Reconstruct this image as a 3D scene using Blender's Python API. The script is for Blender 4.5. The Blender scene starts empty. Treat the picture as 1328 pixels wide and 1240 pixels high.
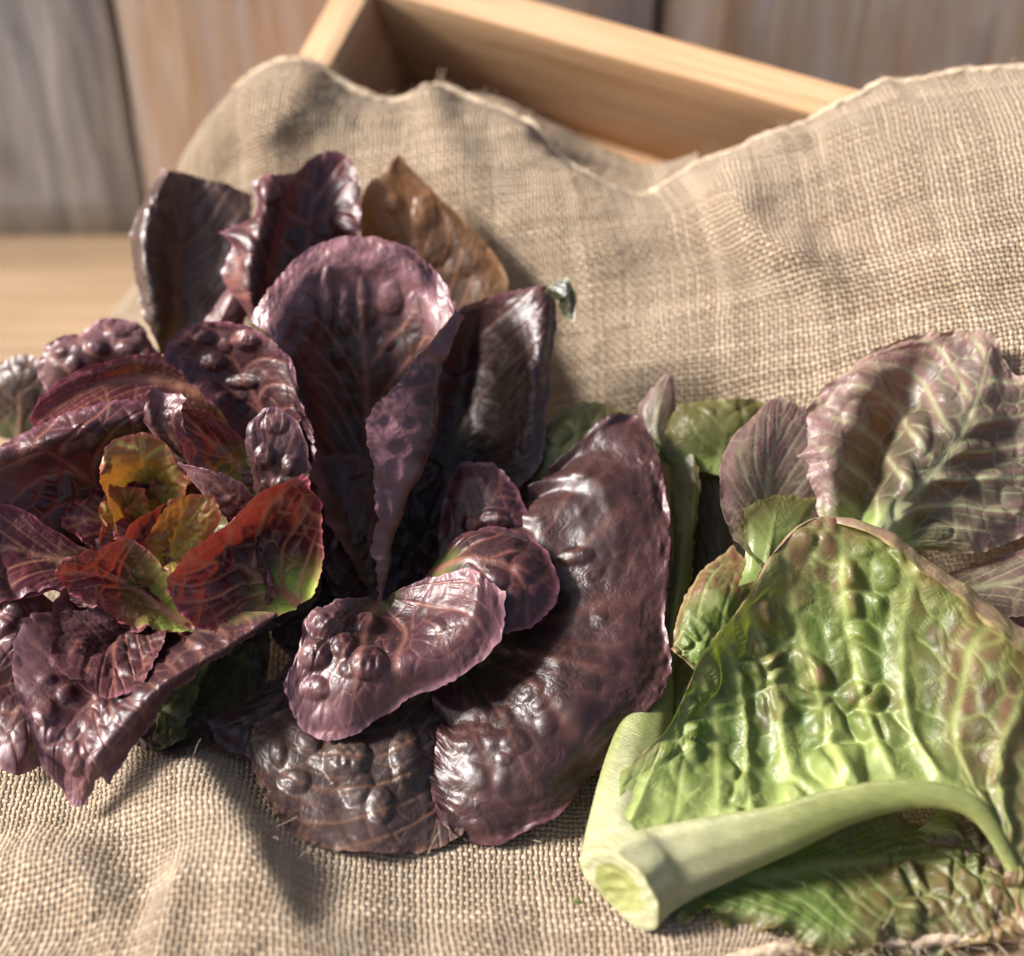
import bpy, math, random
import numpy as np
from mathutils import Vector, Matrix

# ------------------------------------------------------------------ camera, world, sun, exposure
S = 0.01                                   # all lengths below are in centimetres
FPX, CX, CY = 1850.0, 664.0, 620.0         # lens in pixels of the 1328 px wide photograph
PITCH, CAMH = math.radians(38), 40.0
sc = bpy.context.scene
cam_d = bpy.data.cameras.new('camera')
cam = bpy.data.objects.new('camera', cam_d)
sc.collection.objects.link(cam)
cam.location = (0, 0, CAMH * S)
cam.rotation_euler = (math.pi / 2 - PITCH, 0, 0)
cam_d.sensor_fit = 'HORIZONTAL'
cam_d.sensor_width = 36
cam_d.lens = FPX / 1328 * 36
cam_d.clip_start, cam_d.clip_end = 0.01, 50
cam_d.dof.use_dof = True
cam_d.dof.focus_distance = 0.505
cam_d.dof.aperture_fstop = 4.0
sc.camera = cam

SUN_EL, SUN_AZ = math.radians(35), math.radians(179)    # azimuth the light comes from, measured from +x towards +y
w = bpy.data.worlds.new('World'); sc.world = w; w.use_nodes = True
nt = w.node_tree
bg = nt.nodes['Background']
sky = nt.nodes.new('ShaderNodeTexSky'); sky.sky_type = 'NISHITA'; sky.sun_disc = False
sky.sun_elevation = SUN_EL
sky.sun_rotation = math.pi / 2 - SUN_AZ
sky.dust_density = 4.0; sky.ozone_density = 0.5
nt.links.new(sky.outputs[0], bg.inputs[0]); bg.inputs[1].default_value = 0.08
sd = bpy.data.lights.new('sun', 'SUN'); sd.energy = 5.0; sd.angle = math.radians(15); sd.color = (1, .965, .93)
so = bpy.data.objects.new('sun', sd); sc.collection.objects.link(so)
sv = Vector((math.cos(SUN_EL) * math.cos(SUN_AZ), math.cos(SUN_EL) * math.sin(SUN_AZ), math.sin(SUN_EL)))
so.rotation_euler = sv.to_track_quat('Z', 'Y').to_euler()
so.location = sv * 2
vs = sc.view_settings
vs.view_transform = 'Standard'; vs.look = 'None'; vs.gamma = 1; vs.exposure = 1.0
sc.cycles.use_denoising = True
sc.cycles.max_bounces = 8; sc.cycles.transparent_max_bounces = 6

# ------------------------------------------------------------------ helpers
cp, sp = math.cos(PITCH), math.sin(PITCH)
AF = np.array([0, cp, -sp]); AU = np.array([0, sp, cp]); AX = np.array([1., 0, 0]); AC = np.array([0, 0, CAMH])

def ray(px, py):
    px = np.asarray(px, float); py = np.asarray(py, float)
    return AF + ((px - CX) / FPX)[..., None] * AX - ((py - CY) / FPX)[..., None] * AU

def at_depth(px, py, d):                   # a traced point, set at its own distance
    return AC + ray(px, py) * np.asarray(d, float)[..., None]

def at_height(px, py, z):                  # a traced point, set at its own height over the table
    r = ray(px, py)
    return AC + r * ((np.asarray(z, float) - CAMH) / r[..., 2])[..., None]

def pix(P):
    d = P - AC; z = d @ AF
    return CX + FPX * (d @ AX) / z, CY - FPX * (d @ AU) / z, z

def link(o, parent=None):
    sc.collection.objects.link(o)
    if parent is not None: o.parent = parent
    return o

def tag(o, label=None, cat=None, group=None, kind=None):
    for k, v in (('label', label), ('category', cat), ('group', group), ('kind', kind)):
        if v: o[k] = v
    return o

def empty(name, loc):
    o = bpy.data.objects.new(name, None); o.location = Vector(loc) * S; o.empty_display_size = .02
    return link(o)

def mesh_obj(name, V, Fc, mat, parent=None, attrs=None, uv=None, smooth=True):
    """V in cm, world space; parent is an unrotated empty (or None)"""
    V = np.asarray(V, float)
    off = np.zeros(3)
    p = parent
    while p is not None:
        off = off + np.array(p.location); p = p.parent
    me = bpy.data.meshes.new(name)
    me.from_pydata((V * S - off).tolist(), [], Fc if isinstance(Fc, list) else Fc.tolist())
    if smooth: me.polygons.foreach_set('use_smooth', [True] * len(me.polygons))
    for k, a in (attrs or {}).items():
        a = np.asarray(a, np.float32)
        if a.ndim == 2:
            at = me.attributes.new(k, 'FLOAT_COLOR', 'POINT')
            full = np.ones((len(a), 4), np.float32); full[:, :3] = a
            at.data.foreach_set('color', full.ravel())
        else:
            at = me.attributes.new(k, 'FLOAT', 'POINT'); at.data.foreach_set('value', a)
    if uv is not None:
        ul = me.uv_layers.new(name='UVMap')
        li = np.zeros(len(me.loops), np.int32); me.loops.foreach_get('vertex_index', li)
        ul.data.foreach_set('uv', np.asarray(uv, np.float32)[li].ravel())
    me.materials.append(mat)
    me.update()
    return link(bpy.data.objects.new(name, me), parent)

def grid_faces(nr, nc, wrap=False):
    i = np.arange(nr - 1)[:, None]; j = np.arange(nc if wrap else nc - 1)[None, :]
    j2 = (j + 1) % nc
    return np.stack([i * nc + j, i * nc + j2, (i + 1) * nc + j2, (i + 1) * nc + j], -1).reshape(-1, 4)

def crom(P, u):
    """Catmull-Rom through the rows of P (n, ...) at parameters u in 0..n-1"""
    P = np.asarray(P, float); n = len(P)
    E = np.concatenate([[2 * P[0] - P[1]], P, [2 * P[-1] - P[-2]]])
    i = np.clip(np.floor(u).astype(int), 0, n - 2); f = (u - i)
    f = f.reshape(f.shape + (1,) * (P.ndim - 1))
    a, b, c, d = E[i], E[i + 1], E[i + 2], E[i + 3]
    return .5 * (2 * b + (c - a) * f + (2 * a - 5 * b + 4 * c - d) * f ** 2 + (3 * b - a - 3 * c + d) * f ** 3)

def hsh(i, j, k=0):
    v = np.sin(i * 127.1 + j * 311.7 + k * 74.7) * 43758.5453
    return v - np.floor(v)

def vnoise(x, y, k=0):
    i = np.floor(x); j = np.floor(y); fx = x - i; fy = y - j
    fx = fx * fx * (3 - 2 * fx); fy = fy * fy * (3 - 2 * fy)
    return ((hsh(i, j, k) * (1 - fx) + hsh(i + 1, j, k) * fx) * (1 - fy)
            + (hsh(i, j + 1, k) * (1 - fx) + hsh(i + 1, j + 1, k) * fx) * fy) * 2 - 1

def fbm(x, y, k=0, o=3):
    r = 0; a = 1; t = 0
    for q in range(o):
        r = r + a * vnoise(x * 2 ** q, y * 2 ** q, k + q * 7); t += a; a *= .5
    return r / t

def voro(x, y, k=0, jit=.8):
    i = np.floor(x); j = np.floor(y)
    f1 = np.full(x.shape, 9.); f2 = np.full(x.shape, 9.); cid = np.zeros(x.shape)
    for a in (-1, 0, 1):
        for b in (-1, 0, 1):
            ci, cj = i + a, j + b
            d = np.hypot(ci + .5 + jit * (hsh(ci, cj, k) - .5) - x, cj + .5 + jit * (hsh(ci, cj, k + 5) - .5) - y)
            nf = d < f1
            f2 = np.where(nf, f1, np.minimum(f2, d)); cid = np.where(nf, hsh(ci, cj, k + 9), cid)
            f1 = np.where(nf, d, f1)
    return f1, f2, cid

def sstep(a, b, x):
    t = np.clip((x - a) / (b - a), 0, 1); return t * t * (3 - 2 * t)

def normals(P):
    du = np.gradient(P, axis=0); dv = np.gradient(P, axis=1)
    n = np.cross(dv, du)
    l = np.linalg.norm(n, axis=-1, keepdims=True)
    return n / np.maximum(l, 1e-9)

# ------------------------------------------------------------------ materials
class NT:
    def __init__(s, name):
        s.m = bpy.data.materials.new(name); s.m.use_nodes = True
        s.t = s.m.node_tree; s.p = s.t.nodes['Principled BSDF']; s.out = s.t.nodes['Material Output']
    def n(s, kind, **kw):
        q = s.t.nodes.new('ShaderNode' + kind)
        for k, v in kw.items(): setattr(q, k, v)
        return q
    def l(s, a, b): s.t.links.new(a, b)
    def put(s, sock, v):
        if hasattr(v, 'is_output'): s.l(v, sock)
        else: sock.default_value = v
    def math(s, op, a, b=0.0, c=0.0, clamp=False):
        q = s.n('Math', operation=op, use_clamp=clamp)
        for k, v in enumerate((a, b, c)): s.put(q.inputs[k], v)
        return q.outputs[0]
    def mix(s, f, a, b, bt='MIX'):
        q = s.n('MixRGB', blend_type=bt)
        s.put(q.inputs[0], f); s.put(q.inputs[1], a); s.put(q.inputs[2], b)
        return q.outputs[0]
    def noise(s, vec, scale, detail=3, rough=.5, dist=0):
        q = s.n('TexNoise'); q.inputs['Scale'].default_value = scale; q.inputs['Detail'].default_value = detail
        q.inputs['Roughness'].default_value = rough; q.inputs['Distortion'].default_value = dist
        if vec is not None: s.l(vec, q.inputs['Vector'])
        return q.outputs[0]
    def ramp(s, f, stops):
        q = s.n('ValToRGB'); e = q.color_ramp.elements
        while len(e) < len(stops): e.new(.5)
        for k, (p, c) in enumerate(stops):
            e[k].position = p; e[k].color = (*c, 1) if len(c) == 3 else c
        s.l(f, q.inputs[0]); return q.outputs[0]
    def mapping(s, vec, scale=(1, 1, 1), loc=(0, 0, 0)):
        q = s.n('Mapping'); q.inputs['Scale'].default_value = scale; q.inputs['Location'].default_value = loc
        s.l(vec, q.inputs[0]); return q.outputs[0]
    def bump(s, h, strength, dist, prev=None):
        q = s.n('Bump'); q.inputs['Strength'].default_value = strength; q.inputs['Distance'].default_value = dist
        s.l(h, q.inputs['Height'])
        if prev is not None: s.l(prev, q.inputs['Normal'])
        return q.outputs[0]

def leaf_material(name, rough=.36, transl=.3, spec=.6, grain=1.0, coat=.15):
    m = NT(name)
    col = m.n('Attribute', attribute_name='leaf_color').outputs['Color']
    glow = m.n('Attribute', attribute_name='glow_color').outputs['Color']
    vein = m.n('Attribute', attribute_name='vein').outputs['Fac']
    uv = m.n('UVMap').outputs[0]
    n1 = m.noise(uv, 1.4, 5, .62, .4)
    n2 = m.noise(uv, 7, 4, .65)
    c = m.mix(m.math('MULTIPLY', n1, .55), col, m.mix(1, col, (.45, .45, .45, 1), 'MULTIPLY'))
    c = m.mix(m.math('MULTIPLY', n2, .3), c, m.mix(1, c, (1.9, 1.7, 1.7, 1), 'MULTIPLY'))
    m.l(c, m.p.inputs['Base Color'])
    r = m.math('ADD', m.math('MULTIPLY', n2, .28), rough - .13)
    m.l(r, m.p.inputs['Roughness'])
    m.p.inputs['Specular IOR Level'].default_value = spec
    m.p.inputs['Coat Weight'].default_value = coat
    m.p.inputs['Coat Roughness'].default_value = .22
    # soft dimples and fine skin
    pm_ = m.ramp(m.noise(uv, .55, 2, .5), [(.42, (0, 0, 0)), (.62, (1, 1, 1))])
    wn = m.math('MULTIPLY', m.noise(uv, 2.6, 2, .5, 1.2), m.math('ADD', .15, pm_))
    b = m.bump(wn, .40 * grain, .0035)
    b = m.bump(m.noise(uv, 16, 3, .6), .22 * grain, .0005, b)
    m.l(b, m.p.inputs['Normal'])
    tr = m.n('BsdfTranslucent'); m.l(m.mix(m.math('MULTIPLY', n1, .4), glow, (.02, .01, 0, 1)), tr.inputs[0]); m.l(b, tr.inputs['Normal'])
    mx = m.n('MixShader'); mx.inputs[0].default_value = transl
    m.l(m.p.outputs[0], mx.inputs[1]); m.l(tr.outputs[0], mx.inputs[2]); m.l(mx.outputs[0], m.out.inputs[0])
    return m.m

M_RED = leaf_material('red_lettuce_heart_leaf', .42, .16, .5, .6, .08)
M_BURG = leaf_material('burgundy_lettuce_leaf', .41, .07, .5, .5, .06)
for m_ in (M_BURG, M_RED):
    p_ = m_.node_tree.nodes['Principled BSDF']; p_.inputs['Sheen Weight'].default_value = .05; p_.inputs['Sheen Roughness'].default_value = .45; p_.inputs['Sheen Tint'].default_value = (.9, .88, 1, 1)
M_GREEN = leaf_material('green_lettuce_leaf', .44, .26, .45, .55, .05)

def rib_material():
    m = NT('pale_lettuce_rib')
    uv = m.n('UVMap').outputs[0]
    col = m.n('Attribute', attribute_name='leaf_color').outputs['Color']
    st = m.noise(m.mapping(uv, (9, .5, 1)), 2.0, 4, .6)
    c = m.mix(m.math('MULTIPLY', st, .8), col, m.mix(1, col, (.62, .72, .45, 1), 'MULTIPLY'))
    m.l(c, m.p.inputs['Base Color'])
    m.p.inputs['Roughness'].default_value = .38
    m.p.inputs['Subsurface Weight'].default_value = .35
    m.p.inputs['Subsurface Radius'].default_value = (.7, 1, .25)
    m.p.inputs['Subsurface Scale'].default_value = .006
    b = m.bump(st, .5, .003); b = m.bump(m.noise(uv, 6, 3), .3, .0012, b)
    m.l(b, m.p.inputs['Normal'])
    return m.m
M_RIB = rib_material()

def burlap_material():
    m = NT('burlap_weave')
    uv = m.n('UVMap').outputs[0]                       # one unit = one thread
    sx = m.n('SeparateXYZ')
    wob = m.n('TexNoise'); wob.inputs['Scale'].default_value = .07; wob.inputs['Detail'].default_value = 3
    m.l(uv, wob.inputs['Vector'])
    w2 = m.n('TexNoise'); w2.inputs['Scale'].default_value = .35; w2.inputs['Detail'].default_value = 2
    m.l(uv, w2.inputs['Vector'])
    a1 = m.n('VectorMath', operation='MULTIPLY_ADD'); m.l(wob.outputs['Color'], a1.inputs[0]); a1.inputs[1].default_value = (3.2, 3.2, 0); m.l(uv, a1.inputs[2])
    a2 = m.n('VectorMath', operation='MULTIPLY_ADD'); m.l(w2.outputs['Color'], a2.inputs[0]); a2.inputs[1].default_value = (.45, .45, 0); m.l(a1.outputs[0], a2.inputs[2])
    m.l(a2.outputs[0], sx.inputs[0])
    U, V = sx.outputs[0], sx.outputs[1]
    iu, iv = m.math('FLOOR', U), m.math('FLOOR', V)
    fu = m.math('SUBTRACT', m.math('SUBTRACT', U, iu), .5); fv = m.math('SUBTRACT', m.math('SUBTRACT', V, iv), .5)
    par = m.math('FLOORED_MODULO', m.math('ADD', iu, iv), 2.0)
    sg = m.math('SUBTRACT', m.math('MULTIPLY', par, 2), 1)
    def rnd(x, k):
        q = m.n('TexWhiteNoise', noise_dimensions='1D'); m.l(m.math('ADD', x, k), q.inputs['W']); return q.outputs[0]
    ru, rv = rnd(iu, 3.3), rnd(iv, 91.7)
    slub = m.noise(m.mapping(uv, (.9, .12, 1)), 1.0, 2); slub2 = m.noise(m.mapping(uv, (.12, .9, 1)), 1.0, 2)
    ww = m.math('ADD', .22, m.math('ADD', m.math('MULTIPLY', ru, .10), m.math('MULTIPLY', slub, .24)))
    wf = m.math('ADD', .22, m.math('ADD', m.math('MULTIPLY', rv, .10), m.math('MULTIPLY', slub2, .24)))
    def prof(x, wd):
        q = m.math('DIVIDE', x, wd)
        return m.math('SQRT', m.math('MAXIMUM', m.math('SUBTRACT', 1, m.math('MULTIPLY', q, q)), 0))
    pw, pf = prof(fu, ww), prof(fv, wf)
    cu = m.math('COSINE', m.math('MULTIPLY', fu, math.pi)); cv = m.math('COSINE', m.math('MULTIPLY', fv, math.pi))
    hw = m.math('MULTIPLY', pw, m.math('ADD', 1.1, m.math('MULTIPLY', m.math('MULTIPLY', sg, cv), .8)))
    hf = m.math('MULTIPLY', pf, m.math('SUBTRACT', 1.1, m.math('MULTIPLY', m.math('MULTIPLY', sg, cu), .8)))
    h = m.math('MAXIMUM', hw, hf)
    fib = m.noise(uv, 5.5, 4, .7)
    fuzz = m.noise(uv, .9, 5, .75, 1.2)
    h2 = m.math('ADD', h, m.math('MULTIPLY', fib, .45))
    iswarp = m.math('GREATER_THAN', hw, hf)
    rt = m.math('ADD', m.math('MULTIPLY', iswarp, ru), m.math('MULTIPLY', m.math('SUBTRACT', 1, iswarp), rv))
    c = m.ramp(m.math('ADD', m.math('MULTIPLY', rt, .5), m.math('MULTIPLY', m.math('ADD', fib, fuzz), .33)),
               [(.15, (.28, .195, .12)), (.5, (.44, .32, .21)), (.9, (.63, .49, .345))])
    c = m.mix(m.math('MULTIPLY', m.noise(uv, .03, 3), .35), c, (.36, .27, .185, 1))
    m.l(c, m.p.inputs['Base Color'])
    m.p.inputs['Roughness'].default_value = .9
    m.p.inputs['Specular IOR Level'].default_value = .12
    m.p.inputs['Sheen Weight'].default_value = .15
    m.l(m.bump(h2, 1.0, .0013), m.p.inputs['Normal'])
    hole = m.math('LESS_THAN', h, .30)
    hole = m.math('MULTIPLY', hole, m.math('GREATER_THAN', fuzz, .30))
    tr = m.n('BsdfTransparent'); mx = m.n('MixShader'); m.l(m.math('MULTIPLY', hole, .9), mx.inputs[0])
    m.l(m.p.outputs[0], mx.inputs[1]); m.l(tr.outputs[0], mx.inputs[2]); m.l(mx.outputs[0], m.out.inputs[0])
    return m.m
M_BURLAP = burlap_material()

def fibre_material():
    m = NT('jute_fibre'); oi = m.n('TexCoord').outputs['Object']
    c = m.ramp(m.noise(oi, 300, 2), [(.3, (.36, .26, .17)), (.7, (.62, .49, .35))]); m.l(c, m.p.inputs['Base Color'])
    m.p.inputs['Roughness'].default_value = .8
    m.l(m.bump(m.noise(oi, 900, 3), .8, .0008), m.p.inputs['Normal'])
    return m.m
M_FIBRE = fibre_material()

def wood_material(name, stops, scale=1.0, rough=.75, knots=0.0, bumpd=.002, grey=None):
    """grain runs along local UV y (centimetres)"""
    m = NT(name)
    uv = m.n('UVMap').outputs[0]
    oi = m.n('ObjectInfo').outputs['Random']
    off = m.n('CombineXYZ'); m.l(m.math('MULTIPLY', oi, 57), off.inputs[0]); m.l(m.math('MULTIPLY', oi, 31), off.inputs[1])
    ad = m.n('VectorMath', operation='ADD'); m.l(uv, ad.inputs[0]); m.l(off.outputs[0], ad.inputs[1])
    v = ad.outputs[0]
    g1 = m.noise(m.mapping(v, (1.1 * scale, .055 * scale, 1)), 1.0, 6, .6, 1.6)
    g2 = m.noise(m.mapping(v, (7 * scale, .25 * scale, 1)), 1.0, 5, .65, .5)
    big = m.noise(m.mapping(v, (.22, .05, 1)), 1.0, 3, .5, .8)
    f = m.math('ADD', m.math('MULTIPLY', g1, .5), m.math('ADD', m.math('MULTIPLY', g2, .28), m.math('MULTIPLY', big, .32)))
    c = m.ramp(f, stops)
    if grey:
        gm = m.ramp(m.noise(m.mapping(v, (.3, .06, 1)), 1.0, 4, .55, 1.2), [(.4, (0, 0, 0)), (.62, (1, 1, 1))])
        c = m.mix(gm, c, grey)
    if knots:
        vo = m.n('TexVoronoi'); vo.inputs['Scale'].default_value = .11
        m.l(m.mapping(v, (1, .55, 1)), vo.inputs['Vector'])
        k = m.ramp(m.math('ADD', vo.outputs['Distance'], m.math('MULTIPLY', g1, .12)), [(.06, (1, 1, 1)), (.20, (0, 0, 0))])
        c = m.mix(m.math('MULTIPLY', k, knots), c, (.09, .05, .03, 1))
    sp_ = m.ramp(m.noise(m.mapping(v, (2.2, 1.4, 1)), 1.0, 3, .7), [(.66, (0, 0, 0)), (.76, (1, 1, 1))])
    c = m.mix(m.math('MULTIPLY', sp_, .55), c, (.16, .085, .05, 1))
    m.l(c, m.p.inputs['Base Color'])
    m.p.inputs['Roughness'].default_value = rough
    m.p.inputs['Specular IOR Level'].default_value = .3
    b = m.bump(g2, .7, bumpd); b = m.bump(g1, .5, bumpd * 2, b)
    m.l(b, m.p.inputs['Normal'])
    return m.m
M_GREY = wood_material('weathered_grey_wood', [(.3, (.17, .16, .155)), (.5, (.42, .40, .38)), (.7, (.72, .69, .66))], .8, .85, .5, grey=(.27, .275, .29, 1))
M_TAN = wood_material('weathered_tan_wood', [(.3, (.25, .14, .08)), (.5, (.52, .34, .21)), (.72, (.74, .58, .45))], .8, .85, .5, grey=(.60, .51, .45, 1))
M_TABLE = wood_material('worn_table_wood', [(.3, (.20, .12, .065)), (.5, (.34, .225, .13)), (.72, (.45, .32, .20))], .5, .6, .2)
M_CRATE = wood_material('fresh_pine_crate', [(.3, (.27, .13, .06)), (.5, (.48, .28, .145)), (.72, (.64, .43, .26))], .7, .55, .45, .0012)

# ------------------------------------------------------------------ wood pieces
def board(name, O, ax, ay, az, L, W, T, mat, parent=None, bev=.12, wob=.0, seed=0, nl=24, nw=6):
    """box with grain along ax; O = centre; softly worn edges"""
    O = np.array(O, float); ax, ay, az = [np.array(a, float) / np.linalg.norm(a) for a in (ax, ay, az)]
    xs = np.linspace(-L / 2, L / 2, nl)
    hw, ht = W / 2, T / 2
    ring = []
    for q in np.linspace(-hw + bev, hw - bev, nw): ring.append((q, ht))
    ring += [(hw - bev * .3, ht - bev * .3), (hw, ht - bev)]
    ring += [(hw, -ht + bev), (hw - bev * .3, -ht + bev * .3)]
    for q in np.linspace(hw - bev, -hw + bev, nw): ring.append((q, -ht))
    ring += [(-hw + bev * .3, -ht + bev * .3), (-hw, -ht + bev), (-hw, ht - bev), (-hw + bev * .3, ht - bev * .3)]
    ring = np.array(ring); nr = len(ring)
    V = []; UV = []
    per = np.concatenate([[0], np.cumsum(np.linalg.norm(np.diff(ring, axis=0), axis=1))])
    for x in xs:
        e = wob * vnoise(np.array([x * .15 + seed * 9.]), np.array([seed + .5]))[0]
        n = wob * .6 * vnoise(np.full(nr, x * .35 + seed), ring[:, 0] * .4 + seed * 3)
        V.append(O + ax * x + (ring[:, :1] + e) * ay + (ring[:, 1] + n)[:, None] * az)
        UV.append(np.stack([per, np.full(nr, x)], -1))
    V = np.concatenate(V); UV = np.concatenate(UV)
    Fc = grid_faces(nl, nr, True).tolist()
    base = list(range(nr)); Fc.append(base[::-1]); Fc.append([(nl - 1) * nr + k for k in base])
    me_o = mesh_obj_poly(name, V, Fc, mat, parent, UV)
    return me_o

def mesh_obj_poly(name, V, Fc, mat, parent, uv):
    off = np.zeros(3); p = parent
    while p is not None:
        off = off + np.array(p.location); p = p.parent
    me = bpy.data.meshes.new(name); me.from_pydata((V * S - off).tolist(), [], Fc)
    me.polygons.foreach_set('use_smooth', [len(f) == 4 for f in Fc])
    ul = me.uv_layers.new(name='UVMap')
    li = np.zeros(len(me.loops), np.int32); me.loops.foreach_get('vertex_index', li)
    ul.data.foreach_set('uv', np.asarray(uv, np.float32)[li].ravel())
    me.materials.append(mat); me.update()
    return link(bpy.data.objects.new(name, me), parent)

WALLY = 73.7
wall = tag(empty('plank_wall', (0, WALLY, 0)), 'weathered upright plank wall, grey and tan, standing behind the crate', 'wall')
# joints traced where they pass the table line
def wall_x(px, z=0):                       # x on the wall's face at height z seen at column px on the row of the table line
    r = ray(px, 310); return (r * (WALLY / r[1]))[0]
joints = [wall_x(-640), wall_x(-225), wall_x(193), wall_x(837), wall_x(1420), wall_x(1930)]
pm = [M_TAN, M_GREY, M_TAN, M_GREY, M_TAN]
joints = [-78, -58, -38.0] + joints[2:] + [70, 90]
joints = sorted(joints)
mats = {0: M_GREY, 1: M_TAN, 2: M_GREY, 3: M_TAN, 4: M_TAN, 5: M_GREY, 6: M_GREY, 7: M_TAN}
print('JOINTS', [round(j, 1) for j in joints])
for k in range(len(joints) - 1):
    a, b = joints[k], joints[k + 1]
    board('plank', ((a + b) / 2, WALLY + 1.25 + .15 * (k % 3), 44), (0, 0, 1), (1, 0, 0), (0, -1, 0), 88, b - a - .55, 2.2,
          mats[k], wall, .25, .12, k + 3, 40, 8)
board('backing_board', (4, WALLY + 4.2, 44), (0, 0, 1), (1, 0, 0), (0, -1, 0), 90, 176, 2.4, M_TAN, wall, .2, 0, 50, 4, 4)

table = tag(empty('wooden_table', (0, 40, 0)), 'worn brown wooden tabletop of broad boards under the burlap and crate', 'table')
yb = [-10, 9, 27, 44.5, 62, 79.5]
for k in range(len(yb) - 1):
    board('tabletop_board', (4, (yb[k] + yb[k + 1]) / 2, -1.5), (1, 0, 0), (0, -1, 0), (0, 0, 1), 172, yb[k + 1] - yb[k] - .12, 3.0,
          M_TABLE, table, .12, .0, k + 20, 30, 8)

# ------------------------------------------------------------------ crate (pose fitted to its traced edges)
CR = np.array([[0.9, 0.405, -0.16], [-0.425, 0.735, -0.53], [-0.10, 0.545, 0.832]])
q_, _r = np.linalg.qr(CR); q_ = q_ * np.sign(np.diag(_r)); CR = q_
CO = np.array([-6.55, 66.8, 16.9])
crate = tag(empty('wooden_crate', CO), 'open pine crate tilted behind the burlap, half covered by the cloth', 'crate')
def cl(x, y, z): return CO + CR @ np.array([x, y, z])
ex, ey, ez = CR[:, 0], CR[:, 1], CR[:, 2]
CL, CW, CD, TT = 33.0, 8.1, 7.6, 1.75
board('long_side', cl(CL / 2 , TT / 2, -CD / 2), ex, ez, ey, CL + 2 * TT, CD, TT, M_CRATE, crate, .14, .03, 1, 30, 6)
board('long_side', cl(CL / 2 , -CW - TT / 2, -CD / 2), ex, ez, ey, CL + 2 * TT, CD, TT, M_CRATE, crate, .14, .03, 2, 30, 6)
board('short_side', cl(-TT / 2, -CW / 2, -CD / 2 - .01), ey, ez, -ex, CW - .02, CD, TT, M_CRATE, crate, .12, .03, 3, 10, 6)
board('short_side', cl(CL + TT / 2, -CW / 2, -CD / 2 - .01), ey, ez, -ex, CW - .02, CD, TT, M_CRATE, crate, .12, .03, 4, 10, 6)
for k in range(3):
    wdt = (CW + 2 * TT) / 3
    board('bottom_slat', cl(CL / 2, -CW - TT + wdt * (k + .5), -CD - .42), ex, ey, ez, CL + 2 * TT, wdt - .25, .8, M_CRATE, crate, .1, .02, 6 + k, 20, 4)

# ------------------------------------------------------------------ burlap cloth
TAB = lambda py: CAMH / (sp + (np.asarray(py, float) - CY) / FPX * cp)
tz = [  # rows on the table: (px, py, height)
 [(-330, 1400, .3), (-60, 1400, .3), (170, 1400, .4), (400, 1400, .5), (620, 1400, .5), (800, 1330, .4), (950, 1246, .45), (1090, 1221, .45), (1250, 1218, .4), (1500, 1210, .4)],
 [(-300, 1290, .3), (-60, 1290, .4), (170, 1290, .5), (400, 1290, .7), (620, 1280, .6), (790, 1255, .5), (930, 1210, .75), (1080, 1190, .7), (1250, 1190, .5), (1500, 1180, .5)],
 [(-280, 1180, .3), (-50, 1180, .4), (170, 1180, .4), (390, 1180, .7), (600, 1170, .6), (780, 1160, .4), (920, 1150, .5), (1080, 1130, .5), (1250, 1130, .5), (1500, 1110, .5)],
 [(-240, 1060, .3), (-30, 1060, .4), (170, 1060, .6), (380, 1060, .9), (590, 1060, .6), (780, 1060, .4), (920, 1060, .4), (1080, 1050, .4), (1250, 1040, .5), (1500, 1020, .5)],
 [(-190, 920, .3), (10, 920, .3), (190, 920, .4), (380, 920, .5), (580, 920, .4), (770, 920, .4), (920, 920, .4), (1080, 920, .4), (1250, 910, .5), (1500, 900, .6)],
 [(-110, 780, .3), (50, 780, .3), (210, 780, .3), (380, 780, .4), (570, 780, .4), (760, 780, .4), (920, 790, .4), (1080, 800, .5), (1250, 810, .8), (1500, 820, 1.5)],
]
rd = [  # rows that climb the crate: (px, py, distance)
 [(20, 600, 64), (100, 590, 64), (230, 590, 65), (380, 600, 64.5), (560, 630, 63), (750, 660, 61.5), (920, 690, 60), (1080, 710, 58), (1250, 730, 56), (1500, 760, 53.5)],
 [(120, 440, 70), (150, 440, 69), (250, 440, 66), (390, 460, 64.5), (560, 520, 62.8), (750, 560, 61), (920, 600, 59), (1080, 610, 57), (1250, 620, 54.9), (1500, 650, 52)],
 [(215, 320, 68), (235, 320, 66.5), (290, 310, 64.6), (400, 340, 63.5), (560, 400, 62), (740, 440, 60), (910, 480, 58), (1070, 500, 56.3), (1240, 510, 54.4), (1500, 540, 52)],
 [(232, 262, 66.5), (245, 255, 65), (300, 235, 63.6), (400, 250, 63.1), (560, 290, 61.9), (730, 340, 60.2), (890, 370, 58.8), (1060, 385, 57.2), (1240, 390, 55.5), (1500, 400, 53)],
 [(234, 222, 66), (262, 190, 64.4), (315, 155, 63.2), (410, 165, 62.7), (560, 200, 61.9), (720, 258, 60.8), (860, 290, 59.6), (1040, 270, 58.2), (1230, 262, 56.6), (1500, 270, 54)],
 [(258, 178, 66), (290, 145, 64.6), (335, 112, 63.5), (420, 118, 63.2), (560, 145, 62.6), (705, 195, 61.6), (850, 246, 60.6), (1010, 185, 59.2), (1215, 150, 58.2), (1500, 140, 56)],
 [(300, 128, 66.5), (325, 108, 65.4), (372, 86, 64.6), (440, 100, 64.3), (585, 128, 63.7), (712, 178, 62.6), (838, 238, 61.6), (985, 172, 60.6), (1185, 98, 60.0), (1500, 70, 58)],
]
tuck = [  # the free edge: over the top and hanging into / behind the crate
 [(322, 150, 68.6), (350, 140, 68), (400, 122, 67.4), (470, 122, 66.6), (600, 124, 66.4), (725, 185, 65.4), (846, 243, 63.6), (996, 190, 63.4), (1210, 104, 64.0), (1500, 76, 62)],
]
EDGE_ROW = len(tz) + len(rd) - 1
rows = []
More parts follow.
